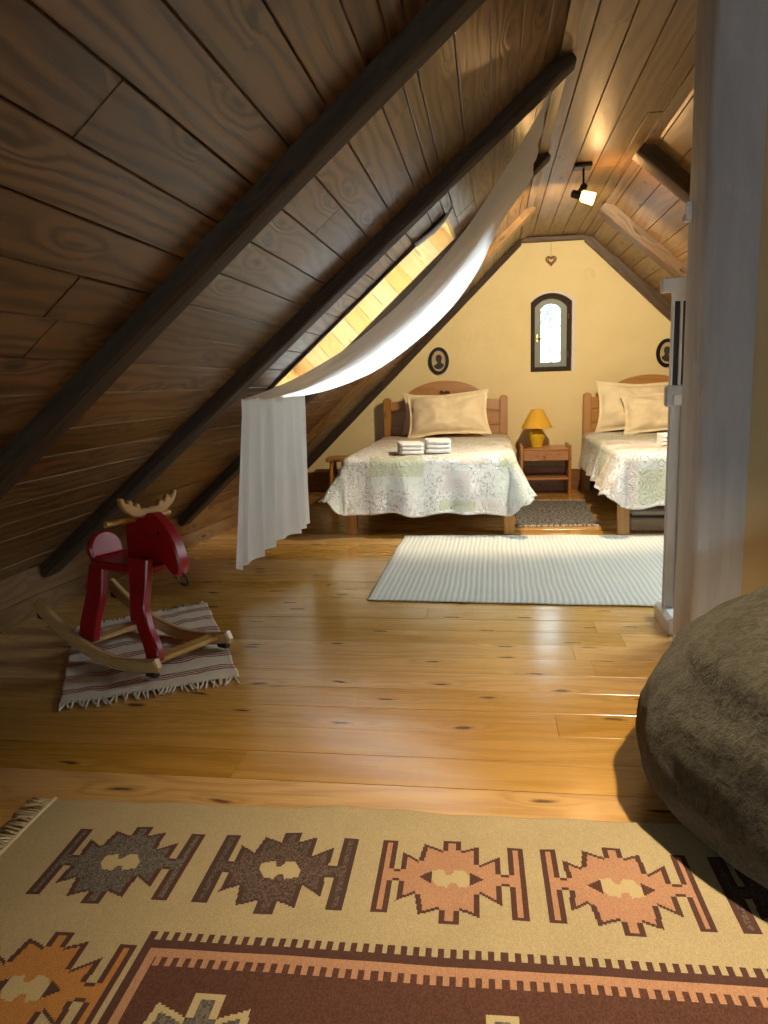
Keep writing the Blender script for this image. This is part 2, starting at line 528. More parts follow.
class MB:
    """collects pieces, then links them as ONE mesh object"""

    def __init__(self):
        self.v, self.f, self.uv, self.rnd, self.col, self.typ = [], [], [], [], [], []

    def _face(self, idx, g, off, rnd):
        p = [self.v[i] for i in idx]
        nr = Vector((0, 0, 0))
        for a in range(len(p)):
            nr += p[a].cross(p[(a + 1) % len(p)])
        if nr.length > 0:
            nr.normalize()
        if abs(nr.dot(g)) > 0.85:
            a = g.orthogonal().normalized()
            w = g.cross(a)
            self.uv.append([(q.dot(a) * 0.15 + off[0], q.dot(w) + off[1]) for q in p])
        else:
            w = nr.cross(g).normalized()
            self.uv.append([(q.dot(g) + off[0], q.dot(w) + off[1]) for q in p])
        self.f.append(list(idx))
        self.rnd.append(rnd)

    def add(self, verts, faces, grain=(1, 0, 0), rnd=None, off=None):
        b = len(self.v)
        self.v += [Vector(p) for p in verts]
        g = Vector(grain).normalized()
        rnd = random.random() if rnd is None else rnd
        off = (random.uniform(0, 40), random.uniform(0, 40)) if off is None else off
        for fc in faces:
            self._face([b + i for i in fc], g, off, rnd)
        return self

    def prism(self, poly, d0, d1, mat=None, grain=(0, 0, 1), chamfer=0.0, **kw):
        """polygon in local xy, extruded along local z from d0 to d1; grain is local"""
        mat = mat or Matrix()
        n = len(poly)
        rings = [(poly, d0), (poly, d1)]
        if chamfer:
            c = sum((Vector((p[0], p[1])) for p in poly), Vector((0, 0))) / n
            def ins(e):
                out = []
                for i in range(n):
                    p0, p1, p2 = (Vector(poly[(i + k) % n][:2]) for k in (-1, 0, 1))
                    e1 = (p1 - p0).normalized()
                    e2 = (p2 - p1).normalized()
                    n1 = Vector((-e1.y, e1.x))
                    n2 = Vector((-e2.y, e2.x))
                    m = n1 + n2
                    m = m / max(0.35, m.dot(n1)) if m.length > 1e-6 else n1
                    out.append(p1 + m * e)
                return out
            area = sum(poly[i][0] * poly[(i + 1) % n][1] - poly[(i + 1) % n][0] * poly[i][1] for i in range(n))
            e = chamfer if area > 0 else -chamfer
            q = ins(e)
            rings = [(q, d0), (poly, d0 + chamfer), (poly, d1 - chamfer), (q, d1)]
        vs, fs = [], []
        for r, d in rings:
            vs += [mat @ Vector((p[0], p[1], d)) for p in r]
        for k in range(len(rings) - 1):
            for i in range(n):
                j = (i + 1) % n
                fs.append((k * n + i, k * n + j, (k + 1) * n + j, (k + 1) * n + i))
        fs.append(tuple(range(n))[::-1])
        fs.append(tuple((len(rings) - 1) * n + i for i in range(n)))
        return self.add(vs, fs, mat.to_3x3() @ Vector(grain), **kw)

    def box(self, lo, hi, mat=None, grain=None, bev=0.004, **kw):
        """box with chamfered edges along its longest axis and ends"""
        mat = mat or Matrix()
        s = [hi[i] - lo[i] for i in range(3)]
        ax = max(range(3), key=lambda i: s[i])
        a, b = [(1, 2), (2, 0), (0, 1)][ax]
        bev = min(bev, s[a] * 0.3, s[b] * 0.3)
        e = [Vector((1, 0, 0)), Vector((0, 1, 0)), Vector((0, 0, 1))]
        loc = Matrix.Identity(4)
        for r in range(3):
            loc[r][0], loc[r][1], loc[r][2] = e[a][r], e[b][r], e[ax][r]
        poly = [(lo[a] + bev, lo[b]), (hi[a] - bev, lo[b]), (hi[a], lo[b] + bev), (hi[a], hi[b] - bev),
                (hi[a] - bev, hi[b]), (lo[a] + bev, hi[b]), (lo[a], hi[b] - bev), (lo[a], lo[b] + bev)]
        if bev <= 0:
            poly = [(lo[a], lo[b]), (hi[a], lo[b]), (hi[a], hi[b]), (lo[a], hi[b])]
        return self.prism(poly, lo[ax], hi[ax], mat @ loc, (0, 0, 1), min(bev, s[ax] * 0.3), **kw)

    def tube(self, pts, r, seg=10, closed=False, cap=True, **kw):
        pts = [Vector(p) for p in pts]
        n = len(pts)
        rad = r if isinstance(r, (list, tuple)) else [r] * n
        vs, fs = [], []
        prev = None
        for i, p in enumerate(pts):
            if closed:
                t = (pts[(i + 1) % n] - pts[i - 1]).normalized()
            else:
                t = (pts[min(i + 1, n - 1)] - pts[max(i - 1, 0)]).normalized()
            if prev is None:
                a = t.orthogonal().normalized()
            else:
                a = (prev - t * prev.dot(t)).normalized()
            prev = a
            b = t.cross(a)
            for k in range(seg):
                an = 2 * pi * k / seg
                vs.append(p + (a * math.cos(an) + b * math.sin(an)) * rad[i])
        for i in range(n if closed else n - 1):
            j = (i + 1) % n
            for k in range(seg):
                l = (k + 1) % seg
                fs.append((i * seg + k, i * seg + l, j * seg + l, j * seg + k))
        if cap and not closed:
            fs.append(tuple(range(seg))[::-1])
            fs.append(tuple((n - 1) * seg + k for k in range(seg)))
        return self.add(vs, fs, (pts[-1] - pts[0]) if not closed and (pts[-1] - pts[0]).length > 0 else (1, 0, 0), **kw)

    def lathe(self, prof, seg=32, mat=None, **kw):
        """profile of (radius, z) about local z"""
        mat = mat or Matrix()
        vs, fs = [], []
        n = len(prof)
        for r, z in prof:
            for k in range(seg):
                a = 2 * pi * k / seg
                vs.append(mat @ Vector((r * math.cos(a), r * math.sin(a), z)))
        for i in range(n - 1):
            for k in range(seg):
                l = (k + 1) % seg
                fs.append((i * seg + k, i * seg + l, (i + 1) * seg + l, (i + 1) * seg + k))
        fs.append(tuple(range(seg))[::-1])
        fs.append(tuple((n - 1) * seg + k for k in range(seg)))
        return self.add(vs, fs, mat.to_3x3() @ Vector((0, 0, 1)), **kw)

    def ring(self, outer, inner, d0, d1, mat=None, grain=(0, 1, 0), **kw):
        """frame between two polygons of equal count, in local xy, thick along local z"""
        mat = mat or Matrix()
        n = len(outer)
        vs = []
        for poly, d in ((outer, d0), (outer, d1), (inner, d1), (inner, d0)):
            vs += [mat @ Vector((p[0], p[1], d)) for p in poly]
        fs = []
        for k in range(4):
            for i in range(n):
                j = (i + 1) % n
                fs.append((k * n + i, k * n + j, ((k + 1) % 4) * n + j, ((k + 1) % 4) * n + i))
        return self.add(vs, fs, mat.to_3x3() @ Vector(grain), **kw)

    def build(self, name, mat, parent=None, smooth=False, angle=None, loc=None):
        me = bpy.data.meshes.new(name)
        me.from_pydata([tuple(p) for p in self.v], [], self.f)
        uvl = me.uv_layers.new(name='UVMap')
        uvl.data.foreach_set('uv', [c for fc in self.uv for q in fc for c in q])
        at = me.attributes.new('rnd', 'FLOAT', 'FACE')
        at.data.foreach_set('value', self.rnd)
        bm = bmesh.new()
        bm.from_mesh(me)
        bmesh.ops.recalc_face_normals(bm, faces=bm.faces)
        bm.to_mesh(me)
        bm.free()
        if smooth:
            me.polygons.foreach_set('use_smooth', [True] * len(me.polygons))
            if angle:
                me.set_sharp_from_angle(angle=math.radians(angle))
        me.materials.append(mat)
        o = bpy.data.objects.new(name, me)
        COL.objects.link(o)
        if parent is not None:
            o.parent = parent
        if loc is not None:
            o.location = loc
        return o


def grid_object(name, P, mat, parent=None, uv=None, colors=None, typ=None, smooth=True, thick=0.0, cell=True, closed_u=False):
    """sheet from an array of points P[i][j]; colours per face; optional thickness"""
    P = np.asarray(P, dtype=float)
    nu, nv = P.shape[:2]
    me = bpy.data.meshes.new(name)
    idx = np.arange(nu * nv).reshape(nu, nv)
    q = np.stack([idx[:-1, :-1], idx[1:, :-1], idx[1:, 1:], idx[:-1, 1:]], -1).reshape(-1, 4)
    me.vertices.add(nu * nv)
    me.vertices.foreach_set('co', P.reshape(-1))
    me.loops.add(q.size)
    me.loops.foreach_set('vertex_index', q.reshape(-1))
    me.polygons.add(len(q))
    me.polygons.foreach_set('loop_start', np.arange(len(q)) * 4)
    me.update(calc_edges=True)
    if uv is None:
        uv = np.stack(np.meshgrid(np.linspace(0, 1, nu), np.linspace(0, 1, nv), indexing='ij'), -1)
    uvl = me.uv_layers.new(name='UVMap')
    uvl.data.foreach_set('uv', np.asarray(uv, dtype=float).reshape(-1, 2)[q.reshape(-1)].reshape(-1))
    if colors is not None:
        a = me.attributes.new('pattern', 'FLOAT_COLOR', 'FACE')
        c = np.concatenate([np.asarray(colors, dtype=float).reshape(-1, 3), np.ones((len(q), 1))], 1)
        a.data.foreach_set('color', c.reshape(-1))
    if typ is not None:
        a = me.attributes.new('typ', 'FLOAT', 'FACE')
        a.data.foreach_set('value', np.asarray(typ, dtype=float).reshape(-1))
    if smooth:
        me.polygons.foreach_set('use_smooth', [True] * len(q))
    me.materials.append(mat)
    me.validate()
    o = bpy.data.objects.new(name, me)
    COL.objects.link(o)
    if parent is not None:
        o.parent = parent
    if thick:
        s = o.modifiers.new('thickness', 'SOLIDIFY')
        s.thickness = abs(thick)
        s.offset = 1.0 if thick > 0 else -1.0
    return o


def plate(name, outline, holes, depth, mtx, mat, parent=None, bevel=0.0, rnd=0.5, grain=(1, 0)):
    """flat board cut from an outline with holes; local xy outline, local z thickness (0..depth)"""
    cu = bpy.data.curves.new(name, 'CURVE')
    cu.dimensions = '2D'
    cu.fill_mode = 'BOTH'
    cu.extrude = depth / 2 - bevel
    cu.bevel_depth = bevel
    cu.bevel_resolution = 1
    for poly in [outline] + list(holes):
        sp = cu.splines.new('POLY')
        sp.points.add(len(poly) - 1)
        for p, (x, y) in zip(sp.points, poly):
            p.co = (x, y, 0, 1)
        sp.use_cyclic_u = True
    tmp = bpy.data.objects.new(name + '_tmp', cu)
    COL.objects.link(tmp)
    bpy.context.view_layer.update()
    dg = bpy.context.evaluated_depsgraph_get()
    me = bpy.data.meshes.new_from_object(tmp.evaluated_get(dg))
    bpy.data.objects.remove(tmp)
    bpy.data.curves.remove(cu)
    off = (random.uniform(0, 40), random.uniform(0, 40))
    while me.uv_layers:
        me.uv_layers.remove(me.uv_layers[0])
    uvl = me.uv_layers.new(name='UVMap')
    gx, gy = grain
    for lp in me.loops:
        c = me.vertices[lp.vertex_index].co
        uvl.data[lp.index].uv = (c.x * gx + c.y * gy + off[0], c.x * -gy + c.y * gx + c.z + off[1])
    at = me.attributes.new('rnd', 'FLOAT', 'FACE')
    at.data.foreach_set('value', [rnd] * len(me.polygons))
    me.transform(mtx @ Matrix.Translation((0, 0, depth / 2)))
    me.name = name
    me.materials.clear()
    me.materials.append(mat)
    o = bpy.data.objects.new(name, me)
    COL.objects.link(o)
    if parent is not None:
        o.parent = parent
    return o


def thing(name, label, cat, loc=(0, 0, 0), rotz=0.0, group=None):
    o = bpy.data.objects.new(name, None)
    o.empty_display_size = 0.05
    COL.objects.link(o)
    o.location = loc
    o.rotation_euler = (0, 0, rotz)
    return tag(o, label, cat, group)


def tag(o, label, cat, group=None):
    o['label'] = label
    o['category'] = cat
    if group:
        o['group'] = group
    return o


def struct(o):
    o['kind'] = 'structure'
    return o


def arch(x0, x1, z0, zs, za, n=16):
    """outline with a segmental arch: left bottom, right bottom, right spring, arc, left spring"""
    w = (x1 - x0) / 2
    h = za - zs
    R = (w * w + h * h) / (2 * h)
    cx, cz = (x0 + x1) / 2, za - R
    a = math.asin(min(1.0, w / R))
    if h > w:
        a = pi - a
    pts = [(x0, z0), (x1, z0)]
    for i in range(n + 1):
        t = a - 2 * a * i / n
        pts.append((cx + R * math.sin(t), cz + R * math.cos(t)))
    return pts


# ------------------------------------------------------------------ structure: floor
PW = 0.1645
fb = MB()
k = -36
while True:
    y0 = 2.546 + PW * k
    if y0 > YB + 0.05:
        break
    if y0 > YF - 0.2:
        gap = 0.0035 if k % 4 == 0 else 0.0012
        cuts = [-2.30]
        x = -2.3 + random.uniform(1.4, 3.6)
        while x < 3.3:
            cuts.append(x)
            x += random.uniform(2.4, 3.8)
        cuts.append(RX + 0.05)
        for a, b in zip(cuts[:-1], cuts[1:]):
            dz = random.uniform(-0.0012, 0.0)
            c = 0.0007
            yy0, yy1 = y0 + gap / 2, y0 + PW - gap / 2
            cr = 0.0006
            poly = [(yy0, -0.03), (yy1, -0.03), (yy1, dz - c), (yy1 - c, dz)]
            poly += [(yy0 + (yy1 - yy0) * t, dz - cr * (2 * t - 1) ** 2 + cr * 0.9) for t in (0.85, 0.7, 0.5, 0.3, 0.15)]
            poly += [(yy0 + c, dz), (yy0, dz - c)]
            fb.prism(poly, a + 0.0006, b - 0.0006, frame((0, 0, 0), (0, 1, 0), (0, 0, 1)), (0, 0, 1))
    k += 1
fb.box((LX - 0.2, YF - 0.3, -0.12), (RX + 0.2, YB + 0.2, -0.028), bev=0)
floor_o = struct(fb.build('floor', M['floor']))

# ------------------------------------------------------------------ structure: left slope, flat ceiling, right slope


def planks(mb, to_world, spans, width, y_lo, y_hi, hole=None, thick=0.02, gap=0.0026):
    """boards running in depth; to_world(s, y, out) gives a point; spans = list of (s0, s1)"""
    for s0, s1 in spans:
        pieces = []
        if hole and s1 > hole[0] + 1e-4 and s0 < hole[1] - 1e-4:
            a, b = max(s0, hole[0]), min(s1, hole[1])
            if s0 < a - 1e-3:
                pieces.append((s0, a, y_lo, y_hi))
            if s1 > b + 1e-3:
                pieces.append((b, s1, y_lo, y_hi))
            pieces.append((a, b, y_lo, hole[2]))
            pieces.append((a, b, hole[3], y_hi))
        else:
            pieces.append((s0, s1, y_lo, y_hi))
        for a, b, ya, yb in pieces:
            cuts = [ya]
            y = ya + random.uniform(1.2, 3.2)
            while y < yb - 0.5:
                cuts.append(y)
                y += random.uniform(1.6, 3.4)
            cuts.append(yb)
            for p, q in zip(cuts[:-1], cuts[1:]):
                ys = [p + 0.0008] + [v for v in _KY if p + 0.02 < v < q - 0.02] + [q - 0.0008]
                d = random.uniform(-0.0015, 0.0015)
                c = min(0.003, (b - a) * 0.2)
                prof = [(a + gap / 2, thick), (b - gap / 2, thick), (b - gap / 2, d + c), (b - gap / 2 - c, d), (a + gap / 2 + c, d), (a + gap / 2, d + c)]
                vs = [to_world(s, yy, o) for yy in ys for s, o in prof]
                n = len(prof)
                fs = [(k * n + i, k * n + (i + 1) % n, (k + 1) * n + (i + 1) % n, (k + 1) * n + i) for k in range(len(ys) - 1) for i in range(n)]
                fs += [tuple(range(n))[::-1], tuple(range((len(ys) - 1) * n, len(ys) * n))]
                mb.add(vs, fs, (0, 1, 0))


PWL = 0.1385
edges = [0.0, 0.055] + [0.0550 + 0.1466 * i for i in range(1, 6)]
edges = [e for e in edges if e < 0.86]
edges = [0.0, 0.0, 0.138, 0.284, 0.43, 0.574, 0.717, 0.861, 1.0, 1.146, 1.24]
edges = [0.0, 0.138, 0.284, 0.43, 0.574, 0.717, 0.861, 1.0, 1.1515, 1.3315] + [1.3315 + PWL * i for i in range(1, 20)]
edges = [e for e in edges if e < EL - 0.05] + [EL]
lb = MB()
planks(lb, on_left, list(zip(edges[:-1], edges[1:])), PWL, YF, YB + 0.03, (SK_S0, SK_S1, SK_Y0, SK_Y1))
ceiling_left = struct(lb.build('ceiling_left', M['roof']))

cb = MB()
cx = [FL, 0.399, 0.536, 0.670, 0.806, FR]
planks(cb, lambda s, y, o: Vector((s, y, ZC + o)), list(zip(cx[:-1], cx[1:])), 0.135, YF, YB + 0.03)
ceiling_flat = struct(cb.build('ceiling', M['ceil']))

rb = MB()
re = [0.0, 0.05] + [0.05 + 0.155 * i for i in range(1, 30)]
re = [e for e in re if e < ER - 0.04] + [ER]
planks(rb, on_right, list(zip(re[:-1], re[1:])), 0.155, YF, YB + 0.03, SQ)
ceiling_right = struct(rb.build('ceiling_right', M['ceil']))

# roof deck above the boards, with the skylight cut out
rd = MB()


def deck(s0, s1, y0, y1, fn, o0=0.021, o1=0.06):
    ys = [y0] + [v for v in _KY if y0 + 0.02 < v < y1 - 0.02] + [y1]
    if len(ys) > 2:
        for a, b in zip(ys[:-1], ys[1:]):
            deck(s0, s1, a, b, fn, o0, o1)
        return
    vs = [fn(s, y, o) for o in (o0, o1) for s, y in ((s0, y0), (s1, y0), (s1, y1), (s0, y1))]
    rd.add(vs, [(0, 1, 2, 3), (7, 6, 5, 4), (0, 4, 5, 1), (1, 5, 6, 2), (2, 6, 7, 3), (3, 7, 4, 0)], (0, 1, 0))


ya, yb = YF - 0.2, YB + 0.3
deck(-0.4, EL + 0.15, ya, SK_Y0 - 0.03, on_left)
deck(-0.4, EL + 0.15, SK_Y1 + 0.03, yb, on_left)
deck(-0.4, SK_S0 - 0.03, SK_Y0 - 0.03, SK_Y1 + 0.03, on_left)
deck(SK_S1 + 0.03, EL + 0.15, SK_Y0 - 0.03, SK_Y1 + 0.03, on_left)
deck(FL - 0.15, FR + 0.15, ya, yb, lambda s, y, o: Vector((s, y, ZC + o)))
deck(-0.15, ER + 0.4, ya, SQ[2] - 0.03, on_right)
deck(-0.15, ER + 0.4, SQ[3] + 0.03, yb, on_right)
deck(-0.15, SQ[0] - 0.03, SQ[2] - 0.03, SQ[3] + 0.03, on_right)
deck(SQ[1] + 0.03, ER + 0.4, SQ[2] - 0.03, SQ[3] + 0.03, on_right)
struct(rd.build('ceiling_deck', M['rafter']))

# knee walls
for nm, x, sg in (('wall_left', LX, -1), ('wall_right', RX, 1)):
    w = MB()
    for z0, z1 in ((0.0, 0.098), (0.102, LZ + 0.02)):
        y = YF
        while y < YB:
            stops = [v for v in _KY if v > y + 0.05] + [YB + 0.02]
            y2 = min(y + random.uniform(2.0, 3.5), YB + 0.02, min(stops))
            xa, xb = (knee_x(y), knee_x(y2)) if sg < 0 else (x, x)
            base = [(xa, y, z0), (xa + sg * 0.025, y, z0), (xb + sg * 0.025, y2 - 0.001, z0), (xb, y2 - 0.001, z0)]
            w.add(base + [(p[0], p[1], z1) for p in base], [(0, 1, 2, 3), (7, 6, 5, 4), (0, 4, 5, 1), (1, 5, 6, 2), (2, 6, 7, 3), (3, 7, 4, 0)], (0, 1, 0))
            y = y2
    lo, hi = sorted((x + sg * 0.026, x + sg * 0.2))
    w.box((lo, YF - 0.2, -0.1), (hi, YB + 0.2, LZ + 0.10), bev=0)
    struct(w.build(nm, M['knee']))

# ------------------------------------------------------------------ structure: gable wall with arched opening
op = arch(0.393, 0.818, 1.163, 1.842, 1.928, 20)
XZ = frame((0, YB, 0), (1, 0, 0), (0, 0, 1))     # local z runs towards -y; plate grows from the face
wall_poly = [(LX - 0.3, -0.1), (RX + 0.3, -0.1), (RX + 0.3, 0.3), (FR + 0.1, ZC + 0.15), (FL - 0.1, ZC + 0.15), (LX - 0.3, 0.3)]
wb = plate('wall_back', wall_poly, [op], 0.28, frame((0, YB + 0.28, 0), (1, 0, 0), (0, 0, 1)), M['wall'], bevel=0.0)
struct(wb)
# painted lining of the niche
lin = MB()
op_in = [(x * 1.0 if True else x, z) for x, z in op]
cxm, czm = 0.6055, 1.5
shr = [(0.3935 + (x - 0.393) * 0.920, 1.1635 + (z - 1.163) * 0.972) for x, z in op]
lin.ring(op, shr, 0.002, 0.136, frame((0, YB + 0.142, 0), (1, 0, 0), (0, 0, 1)))
struct(lin.build('trim_1', M['white_plaster']))
# wall behind the camera
RW = [(-0.65, 0.35), (0.55, 0.35), (0.55, 1.15), (-0.65, 1.15)]
struct(plate('wall_front', wall_poly, [RW], 0.2, frame((0, YF, 0), (1, 0, 0), (0, 0, 1)), M['wall']))
rw = bpy.data.objects.new('fill_window', None)  # unseen window, added low and left for cool fill on the pillar
COL.objects.link(rw)
struct(rw)
rw.location = (-0.05, YF - 0.1, 0.35)
RF = frame((0, 0, 0), (1, 0, 0), (0, 0, 1))
for nm, x0, x1 in (('casement', -0.598, -0.002), ('casement', 0.002, 0.598)):
    wf = MB()
    wf.ring([(x0, 0.002), (x1, 0.002), (x1, 0.798), (x0, 0.798)], [(x0 + 0.06, 0.07), (x1 - 0.06, 0.07), (x1 - 0.06, 0.73), (x0 + 0.06, 0.73)], -0.03, 0.03, RF)
    cs_ = wf.build(nm, M['sash'], rw)
    wf = MB()
    wf.prism([(x0 + 0.055, 0.065), (x1 - 0.055, 0.065), (x1 - 0.055, 0.735), (x0 + 0.055, 0.735)], -0.004, 0.002, RF)
    wf.build('pane', M['glass'], cs_)

# baseboard on the gable wall
bb = MB()
bb.box((LX, YB - 0.022, 0.0), (RX, YB, 0.205), bev=0.006)
struct(bb.build('baseboard_back', M['base']))

# ------------------------------------------------------------------ structure: rafters


def hewn(name, fn, s0, s1, y0, y1, proud, mat, seg=26, amp=0.006, back=0.0, tip=None, seed=0.0):
    """squared log lying on a slope; irregular edges"""
    mb = MB()
    sec = [(y0, -back), (y0, proud * 0.86), (y0 + 0.012, proud), (y1 - 0.012, proud), (y1, proud * 0.86), (y1, -back)]
    n = len(sec)
    vs = []
    for i in range(seg + 1):
        t = i / seg
        s = s0 + (s1 - s0) * t
        for j, (y, o) in enumerate(sec):
            w = noise.noise(Vector((s * 1.6, j * 3.1 + seed, y0)))
            w2 = noise.noise(Vector((s * 1.1 + 40, j * 3.1 + seed, y0)))
            vs.append(fn(s, y + w * amp, -(o + (w2 * amp if o > 0 else 0))))
    fs = []
    for i in range(seg):
        for j in range(n):
            jj = (j + 1) % n
            fs.append((i * n + j, i * n + jj, (i + 1) * n + jj, (i + 1) * n + j))
    fs += [tuple(range(n))[::-1], tuple(seg * n + j for j in range(n))]
    mb.add(vs, fs, fn(1, 0, 0) - fn(0, 0, 0))
    return struct(mb.build(name, mat, smooth=True, angle=35))


LR = [(-0.72, -0.59), (0.70, 0.83), (2.055, 2.175), (3.40, 3.53), (4.76, 4.89), (6.18, 6.31)]
for i, (y0, y1) in enumerate(LR):
    hewn('rafter', on_left, -0.03, EL + 0.02, y0, y1, 0.062, M['ceil'] if i == 5 else M['rafter'], seed=i * 7.7)  # last rafter takes paler ceiling wood, strong lamplight put into its colour
RR = [(-0.72, -0.59), (0.70, 0.83), (2.05, 2.18), (3.30, 3.43), (4.73, 4.86), (6.20, 6.33)]
for i, (y0, y1) in enumerate(RR):
    hewn('rafter', on_right, -0.02, ER, y0, y1, 0.095, M['beam_lit'] if i >= 4 else M['rafter'], seed=50 + i * 5.1)

# rafters along the gable: their lower edges follow the plaster
for side, pts in (('l', [(-2.20, -0.06), (0.32, 2.365)]), ('r', [(0.90, 2.365), (1.70, 1.60), (3.45, -0.07)])):
    g = MB()
    top = []
    if side == 'l':
        top = [(LX, LZ), (FL, ZC)]
        poly = [(-2.28, -0.0), (-2.14, 0.0)] + pts[1:] + [(FL, ZC + 0.01), (LX - 0.01, LZ)]
    else:
        poly = [(0.88, ZC), (0.90, 2.365), (1.70, 1.60), (3.39, 0.0), (RX, 0.0), (RX, LZ), (FR, ZC + 0.01)]
    # keep only a band below the boards
    if side == 'l':
        ts = [i / 24 for i in range(25)]
        a = [Vector((-2.14 + (0.30 + 2.14) * t, 0.0 + 2.355 * t + 0.006 * noise.noise(Vector((t * 9, 0, 0))), 0)) for t in ts]
        b = [Vector((-1.99 + (FL + 1.99) * t, LZ + (ZC - LZ) * t + 0.004, 0)) for t in ts]
        poly = [(p.x, p.y) for p in a] + [(p.x, p.y) for p in b[::-1]]
    else:
        ts = [i / 24 for i in range(25)]
        a = [Vector((0.885 + (3.30 - 0.885) * t, 2.362 + (0.06 - 2.362) * t + 0.006 * noise.noise(Vector((t * 9, 5, 0))), 0)) for t in ts]
        b = [Vector((FR + (RX - FR) * t, ZC + (LZ - ZC) * t + 0.004, 0)) for t in ts]
        poly = [(p.x, p.y) for p in a] + [(p.x, p.y) for p in b[::-1]]
    g.prism(poly, 0.0, 0.07, frame((0, YB, 0), (1, 0, 0), (0, 0, 1)), (1, 1 if side == 'l' else -1, 0))
    struct(g.build('rafter', M['rafter'] if side == 'l' else M['beam_lit']))
g = MB()
g.box((FL - 0.01, YB - 0.06, ZC - 0.045), (FR + 0.01, YB - 0.002, ZC - 0.001), bev=0.004)
struct(g.build('trim_2', M['beam_lit']))

# cover strips along the two ceiling folds, between the rafters


def strip(name, x, sgn, gaps, mat):
    t = MB()
    y = YF
    for a, b in gaps + [(YB - 0.05, YB)]:
        if a > y:
            vs = []
            for yy in (y, a):
                for dx, dz in ((0, 0.002), (sgn * 0.034, 0.001), (sgn * 0.034, -0.012), (sgn * 0.004, -0.020), (-sgn * 0.018, -0.024), (-sgn * 0.014, -0.008)):
                    vs.append(Vector((x + dx, yy, ZC + dz)))
            fs = [(i, (i + 1) % 6, 6 + (i + 1) % 6, 6 + i) for i in range(6)] + [(5, 4, 3, 2, 1, 0), (6, 7, 8, 9, 10, 11)]
            t.add(vs, fs, (0, 1, 0))
        y = b
    return struct(t.build(name, mat))


strip('trim_3', FL, 1, LR, M['ceil'])
strip('trim_4', FR, -1, RR, M['ceil'])

# ------------------------------------------------------------------ structure: skylight (window_2)
def make_skylight(name, fn, S0, S1, Y0, Y1, UP, OUT, handle):
    sky = bpy.data.objects.new(name, None)
    COL.objects.link(sky)
    struct(sky)
    sky.location = fn((S0 + S1) / 2, (Y0 + Y1) / 2)
    _si = sky.location.copy()


    def sk(s, y, o):
        return fn(s, y, o) - _si


    def sk_box(mb, s0, s1, y0, y1, o0, o1, grain, **kw):
        vs = [sk(s, y, o) for o in (o0, o1) for s, y in ((s0, y0), (s1, y0), (s1, y1), (s0, y1))]
        mb.add(vs, [(0, 1, 2, 3), (7, 6, 5, 4), (0, 4, 5, 1), (1, 5, 6, 2), (2, 6, 7, 3), (3, 7, 4, 0)], grain, **kw)


    rv = MB()
    BW = 0.118
    nb = int((S1 - S0) / BW)
    bw = (S1 - S0) / nb
    for i in range(nb):                                   # boards of the two side reveals run outwards
        a, b = S0 + bw * i, S0 + bw * (i + 1)
        sk_box(rv, a + 0.001, b - 0.001, Y1 - 0.012, Y1 + 0.01, -0.006, SK_D, OUT)
        sk_box(rv, a + 0.001, b - 0.001, Y0 - 0.01, Y0 + 0.012, -0.006, SK_D, OUT)
    for s0, s1 in ((S0 - 0.01, S0 + 0.012), (S1 - 0.012, S1 + 0.01)):
        sk_box(rv, s0, s1, Y0, Y1, -0.006, SK_D, (0, 1, 0))
    rv.build('reveal', M['reveal'], sky)
    ed = MB()                                             # dark edging along the opening's near side and foot
    sk_box(ed, S0 - 0.03, S1 + 0.0, Y0 - 0.028, Y0 - 0.009, -0.016, 0.02, UP)
    sk_box(ed, S0 - 0.03, S0 - 0.009, Y0 - 0.028, Y1, -0.012, 0.02, (0, 1, 0))
    ed.build('edging', M['winframe'], sky)
    fr = MB()
    d0, d1 = SK_D - 0.01, SK_D + 0.07
    w = 0.055
    sk_box(fr, S0, S0 + w, Y0, Y1, d0, d1, (0, 1, 0))
    sk_box(fr, S1 - w, S1, Y0, Y1, d0, d1, (0, 1, 0))
    sk_box(fr, S0 + w, S1 - w, Y0, Y0 + w, d0, d1, UP)
    sk_box(fr, S0 + w, S1 - w, Y1 - w, Y1, d0, d1, UP)
    fr.build('frame', M['reveal'], sky)
    gp = MB()
    sk_box(gp, S0 + w, S1 - w, Y0 + w, Y1 - w, SK_D + 0.04, SK_D + 0.046, (0, 1, 0))
    gp.build('pane', M['glass'], sky)
    cu = MB()
    sk_box(cu, S0 - 0.06, S0 - 0.012, Y0 - 0.06, Y1 + 0.06, 0.05, SK_D + 0.06, (0, 1, 0))
    sk_box(cu, S1 + 0.012, S1 + 0.06, Y0 - 0.06, Y1 + 0.06, 0.05, SK_D + 0.06, (0, 1, 0))
    sk_box(cu, S0 - 0.06, S1 + 0.06, Y0 - 0.06, Y0 - 0.012, 0.05, SK_D + 0.06, UP)
    sk_box(cu, S0 - 0.06, S1 + 0.06, Y1 + 0.012, Y1 + 0.06, 0.05, SK_D + 0.06, UP)
    cu.build('curb', M['reveal'], sky)
    if not handle:
        return
    hd = MB()                                             # white bracket at the head of the opening
    hp = [sk(S1 - 0.22, Y0 - 0.035, -0.016), sk(S1 - 0.10, Y0 - 0.04, -0.030), sk(S1 - 0.02, Y0 - 0.05, -0.030), sk(S1 + 0.05, Y0 - 0.055, -0.010)]
    hd.tube(hp, [0.012, 0.012, 0.010, 0.006], 8)
    hd.build('handle', M['white_metal'], sky, smooth=True)



make_skylight('window_2', on_left, SK_S0, SK_S1, SK_Y0, SK_Y1, DL, -NL, True)
make_skylight('window_3', on_right, *SQ, DR, -NR, False)

# ------------------------------------------------------------------ structure: arched gable window (window_1)
win = bpy.data.objects.new('window_1', None)
COL.objects.link(win)
struct(win)
win.location = (0.6055, YB + 0.10, 1.163)


def wl(poly):
    return [(x - 0.6055, z - 1.163) for x, z in poly]


